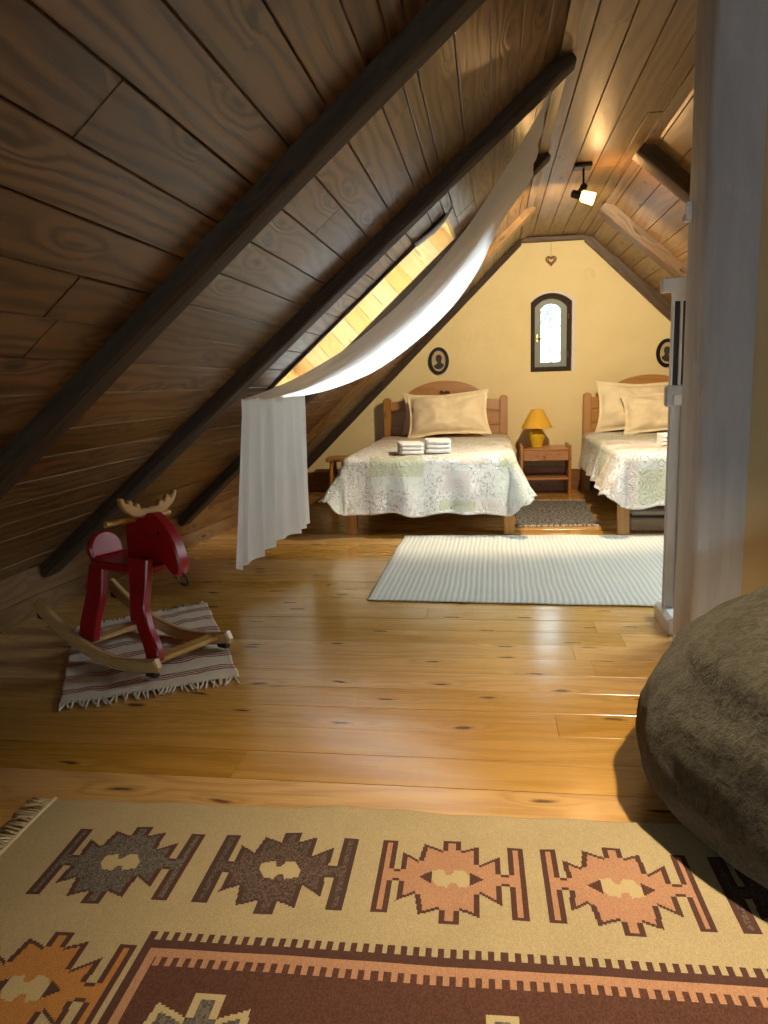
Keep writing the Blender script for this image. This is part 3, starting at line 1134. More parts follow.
WF = frame((0, 0.0, 0), (1, 0, 0), (0, 0, 1))       # local z -> towards the room
o1 = wl(arch(0.394, 0.786, 1.164, 1.824, 1.908, 18))
o2 = wl(arch(0.437, 0.744, 1.210, 1.782, 1.862, 18))
o3 = wl(arch(0.433, 0.748, 1.206, 1.785, 1.866, 18))
o4 = wl(arch(0.494, 0.686, 1.255, 1.765, 1.815, 18))
m_ = MB()
m_.ring(o1, o2, -0.05, 0.02, WF)
m_.build('frame', M['winframe'], win)
m_ = MB()
m_.ring(o3, o4, -0.035, 0.006, WF)
sash = m_.build('sash', M['sash'], win)
m_ = MB()
m_.prism([(x * 1.01, z) for x, z in o4], -0.020, -0.018, WF)
m_.build('pane', M['dimmed_glass'], sash)
m_ = MB()
m_.lathe([(0.010, 0), (0.010, 0.008), (0.006, 0.010), (0.006, 0.03)], 14, frame((-0.145, -0.006, 0.325), (1, 0, 0), (0, 0, 1)))
m_.tube([(-0.145, -0.034, 0.325), (-0.13, -0.038, 0.325), (-0.098, -0.036, 0.322)], [0.007, 0.006, 0.007], 8)
m_.box((-0.153, -0.011, 0.29), (-0.137, -0.005, 0.365), bev=0.002)
m_.build('handle', M['brass'], win, smooth=True, angle=40)
for z in (0.14, 0.50):
    m_ = MB()
    m_.tube([(0.152, -0.026, z), (0.152, -0.026, z + 0.05)], 0.007, 8)
    m_.build('hinge', M['brass'], win, smooth=True, angle=40)

# tree outside the gable window
M['leaf'] = plain('pale_green_leaves', (0.20, 0.36, 0.27), 0.8)
M['bark'] = plain('grey_bark', (0.30, 0.31, 0.28), 0.9)
tr = thing('tree', 'pale green tree outside, faintly seen through the arched gable window', 'tree', (1.05, 12.5, -3.2))
m_ = MB()
m_.tube([(0, 0, 0), (0.02, 0, 2.0), (-0.03, 0.02, 3.8), (-0.10, 0, 4.9), (-0.13, 0, 5.9)], [0.10, 0.07, 0.035, 0.022, 0.012], 10)
for b in range(14):
    z = 3.6 + b * 0.16
    a = b * 2.4
    l = 0.75 - 0.03 * b
    m_.tube([(-0.03 - 0.01 * b, 0, z), (-0.05 + 0.5 * l * math.cos(a), 0.5 * l * math.sin(a), z + 0.18), (-0.05 + l * math.cos(a), l * math.sin(a), z + 0.26)], [0.014, 0.009, 0.004], 6)
m_.build('trunk', M['bark'], tr, smooth=True)
m_ = MB()
lr = random.Random(4)
for b in range(420):
    c = lr.choice([(-0.1, 5.45, 0.30), (-0.35, 5.3, 0.25), (0.25, 5.4, 0.28), (-0.1, 6.0, 0.35), (0.3, 4.5, 0.2)])
    p = Vector((c[0] + lr.gauss(0, c[2] * 0.6), lr.gauss(0, 0.3), c[1] + lr.gauss(0, c[2] * 0.5)))
    d1 = Vector((lr.uniform(-1, 1), lr.uniform(-1, 1), lr.uniform(-0.6, 0.6))).normalized()
    d2 = d1.orthogonal().normalized() * 0.022
    d1 = d1 * 0.045
    nn_ = d1.cross(d2).normalized() * 0.004
    m_.add([p - d1, p - d2, p + nn_, p + d2, p + d1], [(0, 1, 2), (0, 2, 3), (1, 4, 2), (2, 4, 3)])
lf = m_.build('foliage', M['leaf'], tr)
lf['kind'] = 'stuff'

# ------------------------------------------------------------------ structure: plaster post and partition wall on the right
PX0, PX1, PY0, PY1 = 0.752, 0.928, 2.86, 3.13
pm = MB()
zt = ZC + 0.02
nz = 60
sec = []
r_ = 0.03
for (cx_, cy_, a0) in ((PX0 + r_, PY0 + r_, pi), (PX1, PY0, None), (PX1, PY1, None), (PX0 + 0.012, PY1 - 0.012, pi / 2)):
    if a0 is None:
        sec.append((cx_, cy_))
    elif a0 == pi:
        for i in range(7):
            a = pi + (pi / 2) * i / 6
            sec.append((cx_ + r_ * math.cos(a), cy_ + r_ * math.sin(a)))
    else:
        for i in range(4):
            a = pi / 2 + (pi / 2) * i / 3
            sec.append((cx_ + 0.012 * math.cos(a), cy_ + 0.012 * math.sin(a)))
n = len(sec)
vs, fs = [], []
for i in range(nz + 1):
    z = zt * i / nz
    for x, y in sec:
        w1 = noise.noise(Vector((x * 4, y * 4, z * 2.2))) * 0.007
        ed_ = 0 if x > PX1 - 0.001 else 1
        vs.append((x + w1 * ed_, y + w1 * ed_, z))
for i in range(nz):
    for j in range(n):
        jj = (j + 1) % n
        fs.append((i * n + j, i * n + jj, (i + 1) * n + jj, (i + 1) * n + j))
fs += [tuple(range(n))[::-1], tuple(nz * n + j for j in range(n))]
pm.add(vs, fs, (0, 0, 1))
struct(pm.build('pillar', M['post'], smooth=True, angle=50))
pw = MB()
pw.prism([(PX1, 0), (RX, 0), (RX, LZ), (FR + 0.02, ZC - 0.02), (PX1, ZC + 0.0)], 0, 0.22, frame((0, PY0 + 0.235, 0), (1, 0, 0), (0, 0, 1)))
struct(pw.build('wall_partition', M['wall_right']))
sk_ = MB()
sk_.box((PX0 - 0.012, PY0 - 0.0, 0.0), (PX0 + 0.002, PY1 - 0.06, 0.045), bev=0.004)
struct(sk_.build('baseboard_post', M['palewood']))

# ------------------------------------------------------------------ beds
def heart_poly(cx, cz, s, n=28):
    out = []
    for i in range(n):
        t = 2 * pi * i / n
        x = 16 * math.sin(t) ** 3
        y = 13 * math.cos(t) - 5 * math.cos(2 * t) - 2 * math.cos(3 * t) - math.cos(4 * t)
        out.append((cx - x * s / 16, cz + y * s / 16))
    return out


BX = 0.61      # half width to the outer face of the posts


def make_bed(label, x, loc_y=5.30):
    """foot at local y = 0, head at +2.16"""
    t = thing('wooden_bed', label, 'bed', (x, loc_y, 0), 0, 'pine beds')
    for sx in (-1, 1):
        a, b = sorted((sx * BX, sx * (BX - 0.075)))
        p = MB()
        p.prism([(a, 0), (b, 0), (b, 0.93), (b - 0.012, 0.945), ((a + b) / 2, 0.953), (a + 0.012, 0.945), (a, 0.93)], -2.175, -2.10,
                frame((0, 0, 0), (1, 0, 0), (0, 0, 1)), (0, 1, 0), 0.006)
        p.build('post', M['bedwood'], t)
        p = MB()
        p.box((a, 0.01, 0.0), (b, 0.085, 0.36), bev=0.006)
        p.build('leg', M['bedwood'], t)
        p = MB()
        a2, b2 = sorted((sx * (BX - 0.02), sx * (BX - 0.05)))
        p.box((a2, 0.08, 0.20), (b2, 2.11, 0.36), bev=0.005)
        p.build('side_rail', M['bedwood'], t)
    p = MB()
    p.box((-BX + 0.07, 0.02, 0.22), (BX - 0.07, 0.055, 0.36), bev=0.005)
    p.build('foot_rail', M['bedwood'], t)
    w = BX - 0.07
    top = []
    for i in range(25):
        u = -1 + 2 * i / 24
        xx = u * 0.40
        top.append((xx, 0.925 + 0.178 * max(0.0, 1 - u * u) ** 0.62))
    outl = [(-w, 0.30), (w, 0.30), (w, 0.905), (0.43, 0.915)] + top[::-1] + [(-0.43, 0.915), (-w, 0.905)]
    hb = plate('headboard', outl, [heart_poly(0.0, 0.972, 0.055)], 0.03, frame((0, 2.152, 0), (1, 0, 0), (0, 0, 1)), M['bedwood'], t, 0.003)
    bead = MB()
    pts = [(-w, 2.120, 0.80), (-0.44, 2.120, 0.82)]
    for i in range(21):
        u = -1 + 2 * i / 20
        pts.append((u * 0.39, 2.120, 0.845 + 0.085 * max(0.0, 1 - u * u) ** 0.7))
    pts += [(0.44, 2.120, 0.82), (w, 2.120, 0.80)]
    bead.tube(pts, 0.009, 8)
    bead.build('moulding', M['bedwood'], hb, smooth=True)
    for z0 in (0.40, 0.535, 0.67):
        bd = MB()
        bd.box((-w + 0.005, 2.112, z0), (w - 0.005, 2.122, z0 + 0.125), bev=0.004)
        bd.build('panel_board', M['bedwood'], hb)
    mt = MB()
    poly = []
    for (cx_, cz_, a0) in ((BX - 0.09, 0.40, -pi / 2), (BX - 0.09, 0.52, 0), (-BX + 0.09, 0.52, pi / 2), (-BX + 0.09, 0.40, pi)):
        for i in range(6):
            a = a0 + (pi / 2) * i / 5
            poly.append((cx_ + 0.05 * math.cos(a), cz_ + 0.045 * math.sin(a)))
    mt.prism(poly, -2.09, -0.06, frame((0, 0, 0), (1, 0, 0), (0, 0, 1)), (0, 0, 1), 0.03)
    mt.build('mattress', M['sheet'], t, smooth=True, angle=60)
    return t


XA, XB = -0.445, 1.495
bedA = make_bed('honey-coloured wooden bed under the left roof slope, two folded towels on its quilt', XA)
bedB = make_bed('honey-coloured wooden bed on the right, grey storage box beneath its foot', XB)

QC = {'white': (0.74, 0.74, 0.72), 'sage': (0.57, 0.59, 0.45), 'beige': (0.66, 0.56, 0.44), 'pink': (0.70, 0.64, 0.59), 'pale': (0.69, 0.72, 0.67)}


def quilt(name, label, bed_x, xl, xr, front, seed, head_y=7.34, foot_y=5.285, top=0.585, flare=0.42, layout=None):
    """cloth over the bed; a across, b from head to foot; drops at the sides and the foot"""
    rnd = random.Random(seed)
    hw = BX - 0.035
    A = np.linspace(-hw - xl, hw + xr, 190)
    B = np.linspace(0, (head_y - foot_y) + front, 210)
    L = head_y - foot_y
    P = np.zeros((len(A), len(B), 3))
    R = 0.055
    for i, a in enumerate(A):
        for j, b in enumerate(B):
            # the side drop grows towards the foot, being tucked up at the head
            ox = max(0.0, abs(a) - hw)
            sgn = 1 if a > 0 else -1
            oy = max(0.0, b - L)
            d = math.hypot(ox, oy)
            if ox > 0 and oy > 0:
                dm = (xr if a > 0 else xl) * abs(ox / d) ** 2 + front * (oy / d) ** 2 - 0.02 * 4 * (ox * oy / d / d) ** 2
                if d > dm:
                    ox, oy, d = ox * dm / d, oy * dm / d, dm
            wrinkle = 0.006 * noise.noise(Vector((a * 5, b * 5, seed))) + 0.003 * noise.noise(Vector((a * 17, b * 17, seed)))
            if d < 1e-9:
                edge = min(hw - abs(a), L - b)
                dip = 0.014 * math.exp(-edge / 0.05)
                x, y, z = a, b, top + wrinkle - dip * 0.6
            else:
                nx, ny = ox / d, oy / d
                # rounded edge then a slightly flared fall
                arc = R * pi / 2
                if d < arc:
                    t = d / R
                    out, fall = R * math.sin(t), R * (1 - math.cos(t))
                else:
                    rest = d - arc
                    tend = b / (L + 0.001)
                    corner = 4 * nx * nx * ny * ny
                    side_fl = flare * nx * (0.25 + 0.75 * min(1, tend) ** 2)
                    fl = side_fl + 0.10 * ny + 0.17 * corner
                    fl = min(fl, 0.85)
                    per = (b * 1.0 if ox > oy else a) 
                    wave = 0.016 * math.sin(per * 13 + seed) + 0.010 * math.sin(per * 29 + seed * 2)
                    out = R + rest * fl + wave * min(1, rest / 0.2)
                    fall = R + rest * math.sqrt(max(0.05, 1 - fl * fl))
                cxx = min(abs(a), hw)
                x = sgn * (cxx + nx * out)
                y = min(b, L) + ny * out
                fall *= 1 + 0.022 * ny * math.sin(a * 10.5 + seed * 0.7) + 0.022 * math.sin(per * 19 + seed)
                z = top - 0.008 - fall + wrinkle
                z = max(z, 0.05)
            P[i, j] = (x, -y, z)
    nu, nv = len(A), len(B)
    ca = (A[:-1] + A[1:]) / 2
    cbm = (B[:-1] + B[1:]) / 2
    col = np.zeros((nu - 1, nv - 1, 3))
    typ = np.ones((nu - 1, nv - 1))
    col[:] = QC['white']
    # rows of patches
    bb_ = 0.0
    row = 0
    keys = ['white', 'sage', 'white', 'beige', 'white', 'pale', 'white', 'pink']
    while bb_ < B[-1]:
        hgt = rnd.choice((0.17, 0.21, 0.25))
        aa = A[0] - rnd.uniform(0, 0.2)
        while aa < A[-1]:
            wd = rnd.choice((0.18, 0.24, 0.34))
            kk = rnd.choice(keys)
            if layout and bb_ > L - 0.25:
                kk = rnd.choice(['white', 'white', 'white', 'pale', 'white', 'pink'])
            m = np.outer((ca >= aa) & (ca < aa + wd), (cbm >= bb_) & (cbm < bb_ + hgt))
            col[m] = QC[kk]
            typ[m] = {'white': 1.0, 'sage': 0.0, 'beige': 0.5, 'pink': 0.15, 'pale': 0.15}[kk]
            aa += wd
        bb_ += hgt
        row += 1
    for (a0, a1, b0, b1, kk) in (layout or []):
        m = np.outer((ca >= a0) & (ca < a1), (cbm >= b0) & (cbm < b1))
        col[m] = QC[kk]
        typ[m] = {'white': 1.0, 'sage': 0.0, 'beige': 0.5, 'pink': 0.15, 'pale': 0.15}[kk]
    # pale binding round the hem
    hem = np.zeros((nu - 1, nv - 1), bool)
    hem[:2, :] = True
    hem[-2:, :] = True
    hem[:, -2:] = True
    col[hem] = (0.78, 0.76, 0.72)
    typ[hem] = 0.15
    uv = np.stack(np.meshgrid(A, B, indexing='ij'), -1) + seed
    o = grid_object(name, P, M['quilt'], None, uv, col, typ, True, 0.008)
    o.location = (bed_x, head_y, 0)
    tag(o, label, 'quilt', 'patchwork quilts')
    return o


Lq = 7.34 - 5.285
quilt('quilt', 'white and sage patchwork quilt carrying two folded towels', XA, 0.37, 0.33, 0.44, 3,
      layout=[(-0.42, -0.02, Lq - 0.02, Lq + 0.17, 'sage'), (0.03, 0.32, Lq - 0.04, Lq + 0.05, 'sage'),
              (-0.40, -0.02, Lq + 0.17, Lq + 0.27, 'pale'), (0.12, 0.30, Lq + 0.13, Lq + 0.28, 'pink'),
              (0.08, 0.34, Lq + 0.34, Lq + 0.42, 'sage'), (0.50, 0.80, Lq - 0.12, Lq + 0.10, 'sage'),
              (-0.70, 0.70, 0.0, 0.5, 'beige'), (-0.7, -0.2, 0.5, 1.3, 'pink'), (-0.85, -0.62, Lq + 0.15, Lq + 0.40, 'pale')])  # beige head end: warm lamplight put into the cloth colour
quilt('quilt', 'patchwork quilt with a broad sage panel hanging over the foot beside the grey post', XB, 0.34, 0.30, 0.40, 11,
      layout=[(-0.50, 0.40, Lq + 0.14, Lq + 0.37, 'sage'), (-0.50, 0.40, Lq - 0.02, Lq + 0.14, 'pale'), (-0.60, -0.50, Lq - 0.1, Lq + 0.3, 'pink'), (-0.95, -0.62, Lq - 0.75, Lq - 0.45, 'sage'), (-0.95, -0.62, Lq - 0.25, Lq + 0.0, 'white')])

# pillows


def pillow(label, w, h, t, centre, tilt, twist=0.0, seed=0, group='cream pillows', flange=0.035, yaw=0.0):
    nu, nv = 60, 44
    U = np.linspace(-1, 1, nu)
    V = np.linspace(-1, 1, nv)
    sheets = []
    for sgn in (1, -1):
        P = np.zeros((nu, nv, 3))
        for i, u in enumerate(U):
            for j, v in enumerate(V):
                fx = 1 - flange * 2 / w * 1.0
                fy = 1 - flange * 2 / h * 1.0
                uu, vv = min(1, abs(u) / fx), min(1, abs(v) / fy)
                puff = max(0.0, (1 - uu ** 2.2) * (1 - vv ** 2.2)) ** 0.5
                x = u * w / 2 * (1 - 0.10 * (1 - v * v) * abs(u) ** 1.5)
                y = v * h / 2 * (1 - 0.15 * (1 - u * u) * abs(v) ** 1.5)
                rad = math.hypot(u, v)
                an = math.atan2(v, u)
                wr = 0.010 * math.sin(an * 11 + seed + 3 * noise.noise(Vector((u * 2, v * 2, seed)))) * max(0.0, rad - 0.35) * (1 if sgn > 0 else 0.6)
                wr += noise.noise(Vector((u * 2.6 + seed, v * 2.6, sgn * 3))) * 0.022 + noise.noise(Vector((u * 7 + seed, v * 5, sgn * 3))) * 0.007
                z = sgn * (puff * t / 2 + 0.002) + wr * (0.25 + puff) + 0.035 * noise.noise(Vector((u * 1.5, v * 1.5, seed + 9)))
                P[i, j] = (x, y + 0.0, z)
        sheets.append(P)
    mb = MB()
    for P, flip in ((sheets[0], False), (sheets[1], True)):
        vs = P.reshape(-1, 3)
        fs = []
        for i in range(nu - 1):
            for j in range(nv - 1):
                q = (i * nv + j, (i + 1) * nv + j, (i + 1) * nv + j + 1, i * nv + j + 1)
                fs.append(q[::-1] if flip else q)
        mb.add([tuple(p) for p in vs], fs, (1, 0, 0), rnd=0.5, off=(0, 0))
    # seam between the two sheets
    o = mb.build('pillow', M['pillow'], smooth=True)
    bm = bmesh.new()
    bm.from_mesh(o.data)
    bd = [e for e in bm.edges if e.is_boundary]
    bmesh.ops.bridge_loops(bm, edges=bd)
    bmesh.ops.recalc_face_normals(bm, faces=bm.faces)
    bm.to_mesh(o.data)
    bm.free()
    o.data.polygons.foreach_set('use_smooth', [True] * len(o.data.polygons))
    o.rotation_euler = (math.radians(90 - tilt), twist, yaw)
    o.location = centre
    tag(o, label, 'pillow', group)
    return o


pillow('cream pillow half hidden behind another, against the left bed headboard', 0.64, 0.42, 0.13, (-0.53, 7.275, 0.790), 13, 0.02, 5)
pillow('large cream pillow propped in front, below the heart cut-out of the left headboard', 0.80, 0.47, 0.20, (-0.395, 7.06, 0.795), 25, -0.05, 1)
pillow('large cream pillow standing at the back against the right bed headboard', 0.80, 0.50, 0.17, (1.37, 7.26, 0.815), 13, 0.02, 8)
pillow('cream pillow leaning in front on the right bed, nearer the quilt', 0.74, 0.42, 0.18, (1.54, 7.03, 0.768), 24, -0.03, 14)

# folded towels


def towel(label, loc, w, d, h, rz, seed):
    mb = MB()
    n = 14
    prof = []
    lay = 3
    th = h / lay
    for k in range(lay):
        z0 = k * th
        for i in range(7):
            a = -pi / 2 + pi * i / 6
            prof.append((d / 2 - th / 2 + math.cos(a) * th * 0.5, z0 + th / 2 + math.sin(a) * th * 0.5))
    back = []
    for k in range(lay)[::-1]:
        z0 = k * th
        for i in range(7):
            a = pi / 2 + pi * i / 6
            back.append((-d / 2 + th / 2 + math.cos(a) * th * 0.5, z0 + th / 2 + math.sin(a) * th * 0.5))
    prof = prof + back
    m = len(prof)
    vs, fs = [], []
    for i in range(n):
        t = i / (n - 1)
        x = (t - 0.5) * w
        e = 1 - 0.12 * max(0, abs(2 * t - 1) - 0.85) / 0.15
        for j, (y, z) in enumerate(prof):
            wv = 0.004 * noise.noise(Vector((x * 8, y * 8, seed)))
            vs.append((x, y * e + wv, z * (0.9 + 0.1 * e) + wv + (0.006 * noise.noise(Vector((x * 5, seed, 0))) if z > h * 0.5 else 0)))
    for i in range(n - 1):
        for j in range(m):
            jj = (j + 1) % m
            fs.append((i * m + j, i * m + jj, (i + 1) * m + jj, (i + 1) * m + j))
    fs += [tuple(range(m))[::-1], tuple((n - 1) * m + j for j in range(m))]
    mb.add(vs, fs, (1, 0, 0))
    o = mb.build('folded_towel', M['towel'], smooth=True, angle=60)
    o.location = loc
    o.rotation_euler = (0, 0, rz)
    tag(o, label, 'towel', 'folded white towels')
    return o


towel('folded white towel on the left bed quilt, the more rumpled one lying further left', (-0.585, 5.45, 0.588), 0.17, 0.26, 0.080, 0.22, 2)
towel('folded white towel on the left bed quilt, lying nearer the right with straight stacked folds', (-0.385, 5.48, 0.590), 0.18, 0.26, 0.095, 0.12, 6)
towel('folded white towel on the right bed quilt, mostly hidden behind the grey post', (1.38, 5.75, 0.589), 0.28, 0.24, 0.085, 0.0, 9)

# storage boxes under the right bed
sb = thing('storage_box', 'low grey fabric storage box with dark gap line under the right bed', 'box', (1.42, 5.62, 0))
m_ = MB()
m_.box((-0.44, -0.22, 0.002), (0.44, 0.24, 0.105), bev=0.014)
m_.build('body', M['boxgrey'], sb, smooth=True, angle=40)
m_ = MB()
m_.box((-0.435, -0.215, 0.115), (0.435, 0.235, 0.165), bev=0.016)
m_.build('lid', M['boxgrey'], sb, smooth=True, angle=40)
m_ = MB()
m_.box((-0.438, -0.218, 0.1045), (0.438, 0.238, 0.1155), bev=0.002)
m_.build('zip', M['black'], sb)  # dark gap under the lid, made as a black strip

# ------------------------------------------------------------------ nightstand and lamp
ns = thing('nightstand', 'small orange pine nightstand with one drawer and an open shelf between the beds', 'nightstand', (0.515, 7.14, 0))
for sx in (-1, 1):
    a, b = sorted((sx * 0.235, sx * 0.21))
    m_ = MB()
    m_.box((a, 0.0, 0.0), (b, 0.38, 0.475 if sx < 0 else 0.475), bev=0.005)
    m_.build('side_panel', M['nightwood'], ns)
m_ = MB()
m_.box((-0.209, -0.004, 0.43), (0.209, 0.38, 0.45), bev=0.004)
m_.build('top', M['nightwood'], ns)
m_ = MB()
m_.box((-0.207, 0.0, 0.335), (0.207, 0.018, 0.427), bev=0.003)
dr = m_.build('drawer', M['nightwood'], ns)
m_ = MB()
m_.lathe([(0.006, 0), (0.006, 0.008), (0.014, 0.014), (0.016, 0.02), (0.012, 0.026), (0.002, 0.028)], 16, frame((-0.01, 0.0, 0.382), (1, 0, 0), (0, 0, 1)))
m_.build('knob', M['nightwood'], dr, smooth=True)
m_ = MB()
m_.box((-0.209, 0.0, 0.15), (0.209, 0.37, 0.168), bev=0.003)
m_.build('shelf', M['nightwood'], ns)
m_ = MB()
m_.box((-0.209, 0.36, 0.0), (0.209, 0.372, 0.24), bev=0.002)
m_.build('back_panel', M['nightwood'], ns)

bl = thing('bedside_lamp', 'unlit yellow ceramic table lamp with a conical yellow shade on the nightstand', 'lamp', (0.440, 7.31, 0.452))
m_ = MB()
m_.lathe([(0.05, 0.0), (0.052, 0.006), (0.05, 0.012), (0.052, 0.02), (0.066, 0.06), (0.073, 0.10), (0.074, 0.115), (0.070, 0.118), (0.070, 0.125), (0.066, 0.14), (0.045, 0.158), (0.03, 0.165), (0.018, 0.17)], 32)
m_.build('base', M['lamp_base'], bl, smooth=True, angle=50)
m_ = MB()
m_.tube([(0, 0, 0.168), (0, 0, 0.25)], 0.012, 10)
m_.build('socket', M['black'], bl, smooth=True, angle=50)
m_ = MB()
m_.lathe([(0.147, 0.182), (0.149, 0.184), (0.055, 0.358), (0.052, 0.358), (0.050, 0.352), (0.143, 0.186)], 40)
m_.f = m_.f[:-2]
m_.uv = m_.uv[:-2]
m_.rnd = m_.rnd[:-2]
m_.add([(0.145 * math.cos(a), 0.145 * math.sin(a), 0.184) for a in ()], [])
m_.build('shade', M['lamp_shade'], bl, smooth=True, angle=50)
m_ = MB()
m_.tube([(-0.05, -0.02, 0.006), (-0.10, -0.10, 0.006), (-0.135, -0.145, 0.003), (-0.155, -0.160, -0.03), (-0.20, -0.17, -0.14), (-0.245, -0.16, -0.26), (-0.26, -0.10, -0.38), (-0.26, 0.05, -0.442)], 0.004, 6)
m_.build('cord', M['black'], bl, smooth=True)

# stool behind the left bed
st = thing('wooden_stool', 'small brown wooden stool half hidden behind the left bed', 'stool', (-1.36, 7.24, 0))
m_ = MB()
m_.box((-0.24, -0.13, 0.355), (0.24, 0.13, 0.395), bev=0.006)
m_.build('seat', M['bedwood'], st)
for sx in (-1, 1):
    for sy in (-1, 1):
        m_ = MB()
        m_.tube([(sx * 0.205, sy * 0.10, 0.0), (sx * 0.20, sy * 0.095, 0.12), (sx * 0.195, sy * 0.09, 0.25), (sx * 0.19, sy * 0.09, 0.356)], [0.014, 0.019, 0.020, 0.015], 10)
        m_.build('leg', M['bedwood'], st, smooth=True, angle=50)

# ------------------------------------------------------------------ wall decorations


def oval(label, x, z, mirror):
    t = thing('silhouette_portrait', label, 'picture', (x, YB - 0.001, z), 0, 'oval silhouette portraits')
    XZl = frame((0, 0, 0), (1, 0, 0), (0, 0, 1))
    a, b = 0.102, 0.134
    o_ = [(a * math.cos(2 * pi * i / 48), b * math.sin(2 * pi * i / 48)) for i in range(48)]
    i_ = [((a - 0.033) * math.cos(2 * pi * i / 48), (b - 0.033) * math.sin(2 * pi * i / 48)) for i in range(48)]
    mid = [((a - 0.014) * math.cos(2 * pi * i / 48), (b - 0.014) * math.sin(2 * pi * i / 48)) for i in range(48)]
    m = MB()
    m.ring(o_, mid, 0.0, 0.016, XZl)
    m.ring(mid, i_, 0.0, 0.020, XZl)
    m.build('frame', M['black_metal'], t, smooth=True, angle=40)
    m = MB()
    m.prism(i_, 0.001, 0.008, XZl)
    c = m.build('card', M['portrait'], t)
    s = mirror
    bust = [(-0.052, -0.048), (-0.040, -0.068), (-0.01, -0.082), (0.025, -0.076), (0.048, -0.052), (0.052, -0.036), (0.03, -0.022), (0.022, -0.006),
            (0.030, 0.010), (0.033, 0.032), (0.026, 0.052), (0.010, 0.062), (-0.012, 0.060), (-0.026, 0.048), (-0.030, 0.034), (-0.026, 0.026), (-0.034, 0.014),
            (-0.027, 0.010), (-0.028, 0.002), (-0.018, -0.006), (-0.012, -0.016), (-0.02, -0.026)]
    m = MB()
    m.prism([(x_ * s, y_) for x_, y_ in (bust if s > 0 else bust[::-1])], 0.0085, 0.0105, XZl)
    m.build('silhouette', M['silhouette'], c)
    return t


oval('black oval silhouette portrait on the gable wall above the left bed', -0.506, 1.301, 1)
oval('black oval silhouette portrait above the right bed, cut by the white gate post', 1.672, 1.303, -1)

ho = thing('heart_ornament', 'small brown wicker heart hanging near the top of the gable wall', 'ornament', (0.581, YB - 0.014, 2.16))
m_ = MB()
hp = heart_poly(0, 0.045, 0.046, 36)
m_.tube([(x, 0, z) for x, z in hp], 0.007, 8, closed=True)
hp2 = heart_poly(0, 0.045, 0.027, 30)
m_.tube([(x, -0.002, z) for x, z in hp2], 0.005, 7, closed=True)
for i in range(0, 36, 3):
    m_.tube([(hp[i][0], 0, hp[i][1]), (hp2[min(29, int(i * 30 / 36))][0], -0.002, hp2[min(29, int(i * 30 / 36))][1])], 0.0035, 6)
m_.build('heart', M['wicker'], ho, smooth=True)
m_ = MB()
m_.tube([(0, 0.004, 0.075), (0.0, 0.006, 0.16), (0, 0.008, 0.215)], 0.0012, 5)
m_.build('string', M['wicker'], ho)

m_ = MB()
m_.lathe([(0.055, 0), (0.055, 0.004), (0.05, 0.007), (0.002, 0.008)], 32, frame((0, 0, 0), (1, 0, 0), (0, 0, 1)))
wc = m_.build('wall_cover', M['wall'], smooth=True, angle=40, loc=(0.94, YB - 0.0005, 2.064))
tag(wc, 'faint round yellow-painted cover on the gable wall, right of the wicker heart', 'wall cover')

# ------------------------------------------------------------------ ceiling spot
cs = thing('ceiling_spotlight', 'small dark ceiling spotlight with a glowing yellow glass head', 'lamp', (0.585, 5.13, ZC))
m_ = MB()
m_.box((-0.055, -0.055, -0.026), (0.055, 0.055, -0.001), bev=0.005)
m_.build('ceiling_plate', M['black_metal'], cs)
m_ = MB()
m_.tube([(0.005, 0, -0.024), (0.008, 0, -0.125)], 0.007, 8)
m_.lathe([(0.004, -0.02), (0.02, -0.018), (0.024, 0), (0.02, 0.018), (0.004, 0.02)], 16, frame((0.008, 0, -0.135), (1, 0, 0), (0, 0, 1)))
m_.build('arm', M['black_metal'], cs, smooth=True, angle=50)
ax = Vector((0.80, 0.0, -0.24)).normalized()
hx = frame((-0.052, -0.010, -0.176), Vector((0, 1, 0)), ax.cross(Vector((0, 1, 0))), ax)
m_ = MB()
m_.lathe([(0.012, -0.02), (0.024, -0.014), (0.026, 0.02), (0.026, 0.040), (0.020, 0.045)], 20, hx)
m_.tube([(0.008, 0, -0.135), (-0.02, -0.008, -0.16)], 0.013, 8)
m_.build('socket', M['black_metal'], cs, smooth=True, angle=50)
m_ = MB()
m_.lathe([(0.022, 0.042), (0.034, 0.055), (0.036, 0.10), (0.038, 0.128), (0.034, 0.130), (0.028, 0.10)], 24, hx)
gl = m_.build('glass_shade', M['bulb'], cs, smooth=True, angle=50)

# ------------------------------------------------------------------ curtain
ct = thing('curtain', 'sheer white curtain swagged under the skylight and hanging down the roof slope', 'curtain', (-1.28, 4.4, 0.14))
_co = np.array((-1.28, 4.4, 0.14))
near = np.array([(0.255, 3.40, 2.27), (0.14, 3.47, 2.10), (0.048, 3.5, 1.981), (-0.086, 3.54, 1.801), (-0.226, 3.58, 1.651), (-0.421, 3.62, 1.472), (-0.678, 3.67, 1.289), (-0.943, 3.70, 1.153), (-1.13, 3.68, 1.078), (-1.25, 3.66, 1.040)])
far = np.array([(0.237, 4.70, 2.217), (0.151, 4.70, 2.111), (0.063, 4.70, 2.009), (-0.057, 4.69, 1.752), (-0.209, 4.68, 1.554), (-0.362, 4.67, 1.412), (-0.55, 4.66, 1.268), (-0.739, 4.65, 1.153), (-0.964, 4.65, 1.08), (-1.16, 4.64, 1.042)])


def resample(p, n):
    seg = np.r_[0, np.cumsum(np.linalg.norm(np.diff(p, axis=0), axis=1))]
    t = np.linspace(0, seg[-1], n)
    q = np.stack([np.interp(t, seg, p[:, k]) for k in range(3)], 1)
    for _ in range(30):
        q[1:-1] = 0.25 * q[:-2] + 0.5 * q[1:-1] + 0.25 * q[2:]
    return q


